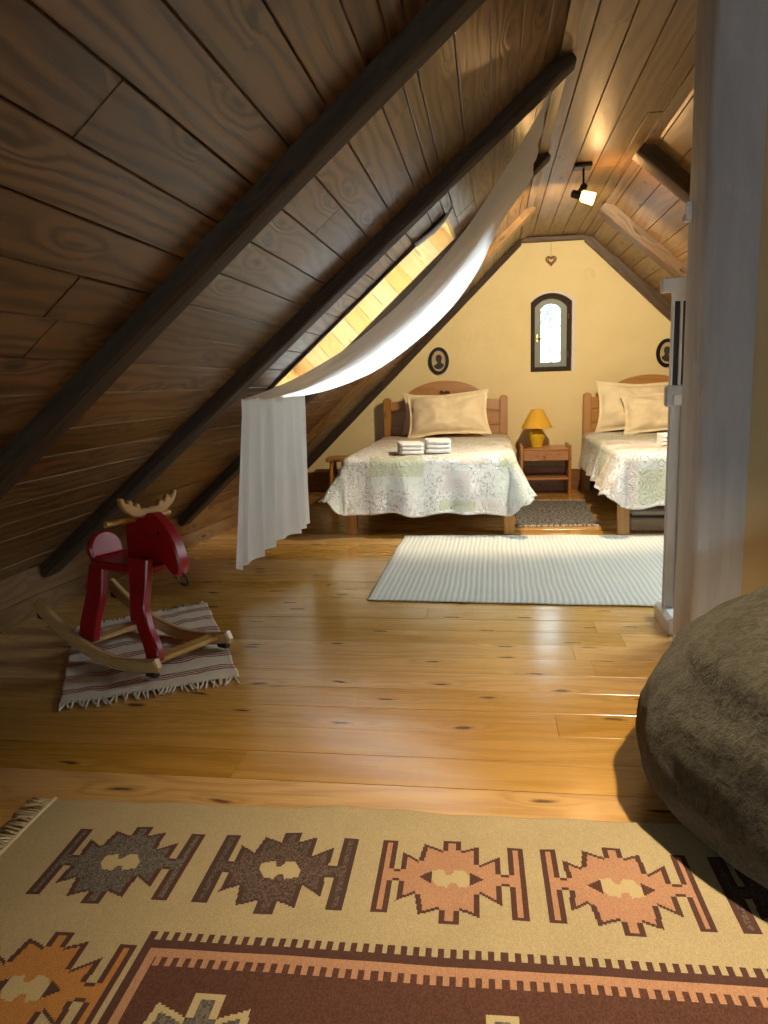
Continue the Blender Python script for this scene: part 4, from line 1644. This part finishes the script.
nt, nsn = 120, 90
A_, B_ = resample(near, nt), resample(far, nt)
C_ = np.zeros((nt, nsn, 3))
for i in range(nt):
    t = i / (nt - 1)
    env = math.sin(pi * t) ** 0.7
    for j in range(nsn):
        s = j / (nsn - 1)
        p = A_[i] * (1 - s) + B_[i] * s
        sag = 0.05 * math.sin(pi * s) * env
        fold = 0.008 * math.sin(s * 24 + 1.5 * math.sin(t * 3)) * (0.35 + 0.65 * abs(2 * t - 1)) + 0.002 * math.sin(s * 61 + t * 2)
        C_[i, j] = (p[0] + fold * 0.6, p[1], p[2] - sag - fold * 0.8)
C_ -= _co
grid_object('swag', C_, M['curtain'], ct)
nd, nz_ = 200, 70
D_ = np.zeros((nz_, nd, 3))
for i in range(nz_):
    t = i / (nz_ - 1)
    for j in range(nd):
        s = j / (nd - 1)
        y = 3.66 + 0.06 * t + 0.98 * s
        ph = s * 46 + 2.2 * math.sin(s * 5 + 0.6) + 0.5 * math.sin(t * 2.6 + s * 9)
        amp = (0.007 + 0.026 * t ** 0.7) * (0.65 + 0.35 * math.sin(s * 15 + 2))
        x = -1.25 - 0.10 * t + (0.09 + 0.08 * t) * s + amp * math.sin(ph) + 0.010 * math.sin(ph * 0.37 + 2 * t) * t
        y += 0.014 * math.cos(ph) * t
        z = 1.042 - t * (0.90 - 0.07 * s + 0.010 * math.sin(s * 9)) + 0.004 * math.sin(s * 90) * (1 - t)
        D_[i, j] = (x, y, z)
D_ -= _co
grid_object('drop', D_, M['curtain'], ct)
hm = MB()
hm.tube([tuple(D_[-1, j]) for j in range(nd)], 0.003, 5)
hm.build('hem', M['curtain'], ct, smooth=True)

# ------------------------------------------------------------------ stair gate beside the post
gt = thing('stair_gate', 'white and grey stair gate post standing against the grey plaster post', 'gate', (0.785, 3.35, 0))
m_ = MB()
m_.box((-0.030, -0.010, 0.03), (-0.018, 0.014, 1.02), bev=0.003)
m_.box((0.020, -0.012, 0.03), (0.032, 0.016, 1.02), bev=0.003)
m_.box((-0.018, 0.0, 0.03), (0.020, 0.010, 1.02), bev=0.002)
m_.build('post', M['greymetal'], gt)
m_ = MB()
for a, b in ((-0.032, -0.022), (0.0, 0.012), (0.030, 0.036)):
    m_.box((a, -0.012, 1.00), (b, 0.012, 1.42), bev=0.002)
m_.build('upper_rail', M['white_metal'], gt)
m_ = MB()
m_.box((-0.022, -0.004, 1.0), (0.0, 0.008, 1.42), bev=0.001)
m_.box((0.012, -0.004, 1.0), (0.030, 0.008, 1.42), bev=0.001)
m_.build('slot', M['black'], gt)
m_ = MB()
T = [(-0.078, 1.435), (-0.066, 1.435), (-0.032, 1.438), (-0.030, 1.40), (0.05, 1.40), (0.05, 1.50), (-0.066, 1.492), (-0.078, 1.502)]
m_.prism(T, -0.02, 0.02, frame((0, 0, 0), (1, 0, 0), (0, 0, 1)), (0, 1, 0), 0.004)
m_.build('top_bracket', M['white_metal'], gt)
m_ = MB()
m_.box((-0.048, -0.018, 0.965), (0.034, 0.02, 1.055), bev=0.006)
lt = m_.build('latch', M['greymetal'], gt)
m_ = MB()
m_.box((-0.018, -0.024, 0.972), (0.024, -0.017, 1.015), bev=0.003)
m_.build('button', M['white_metal'], lt)
m_ = MB()
m_.prism([(-0.04, 0.0), (0.03, 0.0), (0.03, 0.075), (-0.02, 0.075), (-0.04, 0.06)], -0.11, 0.16, frame((0, 0, 0), (1, 0, 0), (0, 0, 1)), (0, 0, 1), 0.005)
m_.build('foot', M['white_metal'], gt)

wbk = MB()
wbk.box((-0.022, -0.02, -0.035), (0.006, 0.012, 0.035), bev=0.004)
wbk.box((-0.030, -0.014, -0.035), (-0.020, 0.006, -0.012), bev=0.003)
wbo = wbk.build('wall_bracket', M['white_metal'], loc=(PX0 + 0.0, 3.09, 1.70))
tag(wbo, 'small white wall bracket high on the edge of the grey plaster post', 'bracket')

# ------------------------------------------------------------------ rugs


def quad_rug(c, nu, nv):
    """bilinear sheet; c = near-left, near-right, far-right, far-left"""
    U, V = np.meshgrid(np.linspace(0, 1, nu), np.linspace(0, 1, nv), indexing='ij')
    c = [np.array(p, float) for p in c]
    P = (c[0] * ((1 - U) * (1 - V))[..., None] + c[1] * (U * (1 - V))[..., None] + c[2] * (U * V)[..., None] + c[3] * ((1 - U) * V)[..., None])
    return U, V, P


def sheet_rug(name, corners, nu, nv, mat, label, cat='rug', h=0.006, uvscale=(1, 1), colors=None, seed=0, wav=0.004, edge=0.006, parent=None):
    U, V, P = quad_rug(corners, nu, nv)
    Z = np.zeros(U.shape)
    for i in range(U.shape[0]):
        for j in range(U.shape[1]):
            u, v = U[i, j], V[i, j]
            Z[i, j] = h + wav * (0.5 + 0.5 * noise.noise(Vector((u * 3 + seed, v * 3, 1)))) + 0.5 * wav * noise.noise(Vector((u * 11 + seed, v * 11, 4)))
    for i in range(nu):
        for j in range(nv):
            e = noise.noise(Vector((U[i, j] * 6, V[i, j] * 6, seed + 3))) * edge
            P[i, j, 0] += e
            P[i, j, 1] += noise.noise(Vector((U[i, j] * 7 + 9, V[i, j] * 7, seed + 3))) * edge
    Z = np.maximum(Z, 0.005)
    pts = np.concatenate([P, Z[..., None]], 2)
    uv = np.stack([U * uvscale[0], V * uvscale[1]], -1)
    o = grid_object(name, pts, mat, parent, uv, colors, None, True, -0.004)
    if label:
        tag(o, label, cat)
    return o, pts


sheet_rug('ribbed_rug', [(-0.634, 3.640), (1.30, 3.57), (1.32, 5.285), (-0.622, 5.262)], 90, 80, M['ribrug'],
          'large pale ribbed cotton rug lying in front of the two beds', uvscale=(1.92, 1.65), seed=2, edge=0.008)

gm = thing('bedside_mat', 'small dark grey speckled woven mat on the floor between the beds', 'rug', (0, 0, 0))
o_, gp_ = sheet_rug('woven_field', [(0.195, 5.63), (0.80, 5.655), (0.832, 6.80), (0.20, 6.83)], 60, 80, M['speckle'], None, uvscale=(0.6, 1.2), seed=5, parent=gm)
for (p, q, sg) in ((gp_[0, 0], gp_[-1, 0], -1), (gp_[0, -1], gp_[-1, -1], 1)):
    m_ = MB()
    for i in range(38):
        t = (i + random.uniform(0.1, 0.9)) / 38
        b = np.array(p) * (1 - t) + np.array(q) * t
        dx = random.uniform(-0.012, 0.012)
        m_.tube([(b[0], b[1] - sg * 0.004, 0.006), (b[0] + dx * 0.5, b[1] + sg * 0.022, 0.0065), (b[0] + dx * 1.6, b[1] + sg * 0.042, 0.006)], [0.0055, 0.0055, 0.0045], 5)
    m_.build('fringe', M['fringe_white'], gm, smooth=True)

# striped rag rug under the rocking moose
mr = thing('striped_rug', 'small white fringed rug with thin dark red stripes under the red rocking moose', 'rug', (0, 0, 0))
cr_ = [(-1.525, 2.300), (-0.960, 2.600), (-1.455, 3.545), (-1.935, 3.115)]
nu_, nv_ = 90, 340
vc = (np.linspace(0, 1, nv_)[:-1] + np.linspace(0, 1, nv_)[1:]) / 2
uc = (np.linspace(0, 1, nu_)[:-1] + np.linspace(0, 1, nu_)[1:]) / 2
colr = np.zeros((nu_ - 1, nv_ - 1, 3))
colr[:] = (0.68, 0.59, 0.46)
for i, u in enumerate(uc):
    wv = 0.005 * math.sin(u * 17) + 0.003 * math.sin(u * 41 + 1)
    for cst in (0.115, 0.275, 0.44, 0.60, 0.76, 0.905):
        for off_ in (-0.020, 0.0, 0.020):
            colr[i, np.abs(vc - (cst + off_ + wv)) < 0.0056] = (0.22, 0.010, 0.035)
o_, rp_ = sheet_rug('woven_field', cr_, nu_, nv_, M['striped'], None, h=0.007, colors=colr, uvscale=(0.65, 1.0), seed=9, wav=0.008, edge=0.012, parent=mr)
for (ia, ib, jj, dirv) in ((0, -1, 0, -1), (0, -1, -1, 1)):
    m_ = MB()
    p, q = rp_[0, jj], rp_[-1, jj]
    inner = rp_[:, 8 if jj == 0 else -9]
    for i in range(40):
        t = (i + random.uniform(0.2, 0.8)) / 40
        k_ = int(t * (nu_ - 1))
        b = rp_[k_, jj]
        d = (b - inner[k_])
        d[2] = 0
        d /= np.linalg.norm(d)
        tx = np.array([-d[1], d[0], 0])
        bend = random.uniform(-0.9, 0.9)
        l = random.uniform(0.035, 0.06)
        pts = [b - d * 0.006, b + d * l * 0.35 + tx * bend * l * 0.1, b + d * l * 0.7 + tx * bend * l * 0.35, b + d * l + tx * bend * l * 0.6]
        zs = (0.010, 0.009, 0.006, 0.0045)
        m_.tube([(q_[0], q_[1], z) for q_, z in zip(pts, zs)], [0.0045, 0.0042, 0.004, 0.0028], 6)
    m_.build('fringe', M['fringe_white'], mr, smooth=True)

# ------------------------------------------------------------------ kilim
KU, KV = 2.36, 1.60
ku0 = np.array([-1.178, 1.723])
kdu = np.array([0.99977, 0.0214])
kdv = np.array([0.0214, -0.99977])
NU, NV = 787, 360
us = (np.arange(NU) + 0.5) * KU / NU
vs_ = (np.arange(NV) + 0.5) * KV / NV
UU, VV = np.meshgrid(us, vs_, indexing='ij')
CREAM, BROWN, DARK = (0.46, 0.355, 0.185), (0.085, 0.032, 0.020), (0.095, 0.034, 0.018)
PINK, ORANGE, GREYB, SPECK = (0.46, 0.235, 0.125), (0.46, 0.20, 0.045), (0.105, 0.085, 0.068), (0.078, 0.048, 0.034)
kc = np.zeros((NU, NV, 3))
kc[:] = CREAM


def inside(poly, U, V):
    r = np.zeros(U.shape, bool)
    n = len(poly)
    for i in range(n):
        x1, y1 = poly[i]
        x2, y2 = poly[(i + 1) % n]
        c = ((y1 > V) != (y2 > V))
        if y1 != y2:
            r ^= c & (U < (x2 - x1) * (V - y1) / (y2 - y1) + x1)
    return r


STAR = [(-0.126, -0.021), (-0.113, -0.021), (-0.116, -0.084), (-0.076, -0.058), (-0.066, -0.122), (-0.021, -0.102), (-0.021, -0.143), (0.021, -0.143), (0.021, -0.103),
        (0.062, -0.121), (0.064, -0.050), (0.110, -0.084), (0.109, -0.021), (0.128, -0.021)]
STAR = STAR + [(x, -y) for x, y in STAR[::-1]]


def motif(cu_, cv_, fill, line, centre, tri=True, scale=1.0, outline=0.0105, with_bars=True):
    u = (UU - cu_) / scale
    v = (VV - cv_) / scale
    near_ = (np.abs(u) < 0.2) & (np.abs(v) < 0.2)
    bars = ((np.abs(u) > 0.129) & (np.abs(u) < 0.164) & (np.abs(v) < 0.121)) | ((np.abs(u) > 0.10) & (np.abs(u) < 0.164) & (np.abs(v) < 0.021))
    if not with_bars:
        bars &= False
    m = (inside(STAR, u, v) | bars) & near_
    eu, ev = max(1, int(round(outline * scale / (KU / NU)))), max(1, int(round(outline * scale / (KV / NV))))
    er = m.copy()
    for d in range(1, eu + 1):
        er &= np.roll(m, d, 0) & np.roll(m, -d, 0)
    for d in range(1, ev + 1):
        er &= np.roll(m, d, 1) & np.roll(m, -d, 1)
    kc[m] = line
    kc[er] = fill
    hexa = [(-0.047, -0.022), (-0.018, -0.031), (-0.012, -0.014), (0.0, -0.014), (0.008, -0.031), (0.03, -0.028), (0.047, 0.0), (0.047, 0.022), (0.018, 0.031), (0.012, 0.014), (0.0, 0.014), (-0.008, 0.031), (-0.03, 0.028), (-0.047, 0.0)]
    hx_ = inside(hexa, u, v) & near_
    kc[hx_] = centre
    if tri:
        t_ = near_ & (np.abs(u) > 0.042) & (np.abs(u) < 0.072) & (np.abs(v) < (0.072 - np.abs(u)) * 0.75)
        kc[t_] = line


def field():
    u0, u1, v0, v1 = 0.478, KU - 0.478, 0.461, KV - 0.461
    du = np.minimum(UU - u0, u1 - UU)
    dv = np.minimum(VV - v0, v1 - VV)
    tooth_u = ((UU - u0) % 0.0243) < 0.0125
    ins = (du > 0) & (dv > 0)
    kc[ins & (dv < 0.023) & tooth_u] = BROWN
    kc[ins & (dv >= 0.023) & (dv < 0.044)] = BROWN
    kc[ins & (dv >= 0.023) & (du < 0.018)] = BROWN
    kc[ins & (dv < 0.023) & (du < 0.014)] = BROWN
    m = ins & (dv >= 0.044) & (du >= 0.018)
    kc[m & ((dv < 0.066) | (du < 0.036))] = PINK
    m2 = m & (dv >= 0.066) & (du >= 0.036)
    kc[m2] = DARK
    kc[m2 & (dv < 0.088) & ~tooth_u] = PINK


field()
row_u = [0.307, 0.690, 1.080, 1.447, 1.822, 2.19]
fills = [GREYB, SPECK, PINK, PINK, SPECK, ORANGE]
lines = [BROWN, (0.070, 0.035, 0.024), BROWN, BROWN, BROWN, BROWN]
for i, u in enumerate(row_u):
    motif(u, 0.252, fills[i], lines[i], (0.52, 0.40, 0.20), tri=(i not in (0, 1)))
    motif(u, KV - 0.252, fills[5 - i], lines[5 - i], (0.52, 0.40, 0.20))
for v, fcol in ((0.622, ORANGE), (0.985, GREYB)):
    motif(0.300, v, fcol, BROWN, (0.52, 0.40, 0.20))
    motif(KU - 0.300, v, PINK, BROWN, (0.52, 0.40, 0.20))
for u in (0.655, 1.18, 1.70):
    motif(u, 0.80, GREYB, (0.52, 0.40, 0.20), (0.46, 0.20, 0.05), tri=False, scale=1.35, with_bars=False)

sp = rng.random((NU, NV))
for c_, lo_, hi_ in ((GREYB, 0.55, 2.0), (SPECK, 0.5, 2.3), (DARK, 0.75, 1.35), (CREAM, 0.92, 1.08), (PINK, 0.9, 1.1), (ORANGE, 0.9, 1.1), (BROWN, 0.85, 1.15)):
    m = np.all(np.abs(kc - np.array(c_)) < 1e-6, axis=2)
    kc[m] *= (lo_ + (hi_ - lo_) * sp[m])[:, None]

kg = thing('kilim_rug', 'large flat-woven cream kilim with brown, pink and orange star motifs in the foreground', 'rug', (0, 0, 0))
gu = np.linspace(0, KU, NU + 1)
gv = np.linspace(0, KV, NV + 1)
GU, GV = np.meshgrid(gu, gv, indexing='ij')
wob = 0.006 * np.sin(GU * 5.1 + 0.6) + 0.004 * np.sin(GU * 13.0) + 0.003 * np.sin(GU * 31)
fade = np.exp(-GV / 0.25)
XY = ku0 + GU[..., None] * kdu + (GV + wob * fade)[..., None] * kdv
Zk = 0.0065 + 0.0018 * np.sin(GU * 9 + GV * 3) * np.sin(GV * 11 + 1) + 0.004 * np.exp(-((GU - 0.78) / 0.02) ** 2 - (GV / 0.05) ** 2)
grid_object('woven_field', np.concatenate([XY, Zk[..., None]], 2), M['kilim'], kg, np.stack([GU, GV], -1), kc, None, True, -0.005)
for side in (0, 1):
    m_ = MB()
    e0 = 0.0 if side == 0 else KU
    sg = -1 if side == 0 else 1
    pts = [ku0 + kdu * (e0 + sg * 0.004) + kdv * v for v in np.linspace(0.0, KV, 40)]
    m_.tube([(p[0], p[1], 0.009) for p in pts], 0.007, 8)
    for i in range(260):
        v = KV * (i + random.uniform(0.1, 0.9)) / 260
        l = random.uniform(0.055, 0.085)
        bend = random.uniform(-0.5, 0.9)
        b = ku0 + kdu * e0 + kdv * v
        o = kdu * sg
        q = [b, b + o * l * 0.3 - kdv * bend * l * 0.05, b + o * l * 0.65 - kdv * bend * l * 0.2, b + o * l - kdv * bend * l * 0.4]
        h = random.uniform(0.006, 0.016)
        m_.tube([(q[0][0], q[0][1], 0.008), (q[1][0], q[1][1], h), (q[2][0], q[2][1], h * 0.8 + 0.001), (q[3][0], q[3][1], 0.004)], [0.0032, 0.003, 0.0028, 0.0022], 5)
    m_.build('fringe', M['fringe'], kg, smooth=True)

# ------------------------------------------------------------------ rocking moose
mo = thing('rocking_moose', 'red wooden rocking moose with pale antlers and curved pale rockers', 'toy', (-1.424, 2.819, 0.012), math.radians(-26))
XZm = frame((0, 0, 0), (1, 0, 0), (0, 0, 1))      # outline in x, z; thickness along -y


def board(name, poly, y0, y1, mat, parent=mo, ch=0.006, grain=(1, 0, 0), mtx=None):
    m = MB()
    m.prism(poly, -y1, -y0, mtx or XZm, grain, ch)
    return m.build(name, mat, parent, smooth=True, angle=30)


for sy in (-1, 1):
    low, up = [], []
    for i in range(25):
        t = i / 24
        x = -0.50 + 0.79 * t
        xr = x - 0.03
        zl = 0.34 * xr * xr * (1.75 if xr < 0 else 1.55)
        th = 0.052
        low.append((x, zl))
        up.append((x - 0.9 * xr * 0.05, zl + th))
    poly = low + [(low[-1][0] + 0.006, low[-1][1] + 0.02)] + up[::-1] + [(low[0][0] - 0.004, low[0][1] + 0.025)]
    rk = board('rocker', poly, sy * 0.185 - 0.0165, sy * 0.185 + 0.0165, M['palewood'], ch=0.007)
    for x, z in ((0.245, low[-2][1] - 0.0), (-0.46, low[1][1])):
        m_ = MB()
        m_.box((x - 0.026, sy * 0.185 - 0.014, z - 0.018), (x + 0.030, sy * 0.185 + 0.014, z + 0.012), bev=0.004)
        m_.build('rubber_pad', M['black'], rk)
for x in (-0.215, 0.20):
    m_ = MB()
    zz = 0.048 if x < 0 else 0.040
    m_.box((x - 0.032, -0.172, zz), (x + 0.032, 0.172, zz + 0.02), bev=0.005)
    m_.build('cross_bar', M['palewood'], mo)


def leg(profile_l, profile_r, y_top, y_bot, z_top, z_bot):
    """board leg between two x(z) edges, splayed sideways"""
    n = 14
    th = 0.034
    vs, fs = [], []
    for i in range(n + 1):
        t = i / n
        z = z_top + (z_bot - z_top) * t
        y = y_top + (y_bot - y_top) * t
        xl = np.interp(t, [p[0] for p in profile_l], [p[1] for p in profile_l])
        xr = np.interp(t, [p[0] for p in profile_r], [p[1] for p in profile_r])
        c = 0.006
        for x, yy in ((xl + c, -th / 2), (xr - c, -th / 2), (xr, -th / 2 + c), (xr, th / 2 - c), (xr - c, th / 2), (xl + c, th / 2), (xl, th / 2 - c), (xl, -th / 2 + c)):
            vs.append((x, y + yy, z))
    for i in range(n):
        for j in range(8):
            jj = (j + 1) % 8
            fs.append((i * 8 + j, i * 8 + jj, (i + 1) * 8 + jj, (i + 1) * 8 + j))
    fs += [tuple(range(8))[::-1], tuple(n * 8 + j for j in range(8))]
    m = MB()
    m.add(vs, fs, (0, 0, 1))
    return m.build('leg', M['red'], mo, smooth=True, angle=30)


for sy in (-1, 1):
    leg([(0, -0.205), (0.4, -0.225), (0.75, -0.262), (1, -0.275)], [(0, -0.11), (0.4, -0.115), (0.75, -0.155), (1, -0.165)], sy * 0.095, sy * 0.132, 0.385, 0.064)
    if sy > 0:
        continue                                 # one broad front leg on the near side
    leg([(0, 0.045), (0.25, 0.058), (0.5, 0.075), (0.75, 0.12), (0.9, 0.158), (1, 0.172)], [(0, 0.165), (0.25, 0.165), (0.5, 0.155), (0.7, 0.185), (0.85, 0.235), (1, 0.250)], sy * 0.088, sy * 0.138, 0.44, 0.058)
# seat with rounded back
outl = []
for i in range(13):
    a = pi / 2 + pi * i / 12
    outl.append((-0.155 + 0.095 * math.cos(a), 0.118 * math.sin(a)))
outl += [(0.0, -0.112), (0.12, -0.105), (0.15, -0.09), (0.15, 0.09), (0.12, 0.105), (0.0, 0.112)]
m_ = MB()
m_.prism(outl, 0.372, 0.408, Matrix(), (1, 0, 0), 0.008)
m_.build('seat', M['red'], mo, smooth=True, angle=30)
bk = []
for i in range(17):
    a = pi * i / 16
    bk.append((-0.022 + 0.078 * math.cos(a), 0.03 + 0.076 * math.sin(a)))
bk += [(-0.094, 0.0), (0.050, 0.0)]
m_ = MB()
m_.prism(bk, -0.02, 0.02, frame((-0.205, 0, 0.404), (0, 1, 0), (-0.22, 0, 1)), (1, 0, 0), 0.009)
m_.build('backrest', M['red'], mo, smooth=True, angle=30)
head = [(-0.058, 0.41), (-0.056, 0.545), (-0.045, 0.566), (-0.01, 0.578), (0.045, 0.588), (0.085, 0.606), (0.115, 0.608), (0.145, 0.592), (0.18, 0.565), (0.21, 0.532), (0.238, 0.49), (0.256, 0.445),
        (0.262, 0.41), (0.255, 0.378), (0.235, 0.364), (0.21, 0.368), (0.19, 0.384), (0.17, 0.402), (0.15, 0.410), (0.128, 0.405), (0.115, 0.392)]
hb = board('head', head[::-1], -0.028, 0.028, M['red'], ch=0.008)
for sy in (-1, 1):
    m_ = MB()
    m_.lathe([(0.009, 0), (0.009, 0.003), (0.005, 0.005), (0.001, 0.005)], 14, frame((0.15, sy * 0.028, 0.53), (1, 0, 0), (0, 0, -sy)))
    m_.build('eye', M['black'], hb, smooth=True)
m_ = MB()
m_.tube([(0.238 + 0.0 + 0.030 * math.sin(a), 0.030 * math.cos(a) * 0.35, 0.352 - 0.030 * math.cos(a)) for a in [2 * pi * i / 28 for i in range(28)]], 0.0045, 8, closed=True)
m_.build('nose_ring', M['black'], hb, smooth=True)
ant = []
for sgn in (1,):
    ant = [(0.0, -0.012), (0.05, -0.012), (0.10, 0.0), (0.145, 0.030), (0.172, 0.066), (0.176, 0.088), (0.166, 0.096), (0.152, 0.090), (0.143, 0.070), (0.130, 0.064), (0.124, 0.074), (0.112, 0.080),
           (0.102, 0.070), (0.098, 0.052), (0.085, 0.046), (0.080, 0.056), (0.068, 0.060), (0.058, 0.050), (0.054, 0.034), (0.042, 0.030), (0.034, 0.034), (0.0, 0.026)]
full = ant + [(-x, z) for x, z in ant[::-1]][1:-1]
m_ = MB()
m_.prism([(y_ * 0.80, z_ * 0.86) for y_, z_ in full], -0.013, 0.013, frame((0.066, 0, 0.600), (0, 1, 0), (0.06, 0, 1)), (1, 0, 0), 0.005)
m_.build('antlers', M['palewood'], mo, smooth=True, angle=35)
m_ = MB()
m_.tube([(0.012, -0.165, 0.578), (0.012, 0.150, 0.578)], 0.0125, 14)
m_.build('handlebar', M['palewood'], mo, smooth=True, angle=50)

# ------------------------------------------------------------------ bean bag
BC = Vector((1.065, 1.87, 0))
nu_, nv_ = 220, 150
prof_z = [0.0, 0.0, 0.012, 0.05, 0.12, 0.22, 0.33, 0.43, 0.51, 0.58, 0.625, 0.64]
prof_r = [0.02, 0.53, 0.605, 0.655, 0.695, 0.70, 0.66, 0.58, 0.45, 0.27, 0.10, 0.002]
tt = np.linspace(0, 1, len(prof_z))
bag_r = np.interp(np.linspace(0, 1, nv_), tt, prof_r)
bag_z = np.interp(np.linspace(0, 1, nv_), tt, prof_z)
for _ in range(160):
    bag_r[1:-1] = 0.25 * bag_r[:-2] + 0.5 * bag_r[1:-1] + 0.25 * bag_r[2:]
    bag_z[1:-1] = 0.25 * bag_z[:-2] + 0.5 * bag_z[1:-1] + 0.25 * bag_z[2:]
Pb = np.zeros((nu_ + 1, nv_, 3))
for j in range(nv_):
    t = j / (nv_ - 1)
    r0, z0 = bag_r[j], bag_z[j]
    for i in range(nu_ + 1):
        a = 2 * pi * (i % nu_) / nu_
        d = Vector((math.cos(a), math.sin(a), 0))
        q = Vector((d.x * r0, d.y * r0, z0))
        w = 0.022 * noise.noise(q * 2.2 + Vector((3, 1, 7))) + 0.010 * noise.noise(q * 5.5) + 0.004 * noise.noise(q * 14) + 0.002 * noise.noise(q * 34)
        # soft folds pulled round the upper half
        ph = z0 * 30 + 1.6 * math.sin(a * 2 + 0.7) + 3.0 * noise.noise(q * 1.3 + Vector((5, 2, 0)))
        w += 0.021 * math.sin(ph * 1.35) * math.exp(-((z0 - 0.43) / 0.10) ** 2) * (0.5 + 0.5 * noise.noise(Vector((a * 1.6, 3, z0 * 4)))) + 0.006 * noise.noise(Vector((a * 4, z0 * 18, 3)))
        e = min(1.0, z0 / 0.06) if t < 0.5 else 1.0
        r = max(0.001, r0 + w * e * min(1, r0 / 0.2))
        lean = 0.11 * (z0 / 0.88) ** 1.5
        z = z0 + 0.5 * w * e * (1 if t > 0.4 else 0)
        Pb[i, j] = (d.x * r + lean, d.y * r, max(0.012, z))
bb_o = grid_object('bean_bag', Pb, M['fur'])
bb_o.location = BC
bm = bmesh.new()
bm.from_mesh(bb_o.data)
bmesh.ops.remove_doubles(bm, verts=bm.verts, dist=0.0004)
bmesh.ops.recalc_face_normals(bm, faces=bm.faces)
bm.to_mesh(bb_o.data)
bm.free()
bb_o.data.polygons.foreach_set('use_smooth', [True] * len(bb_o.data.polygons))
tag(bb_o, 'large dark olive plush bean bag slumped beside the grey post', 'bean bag')
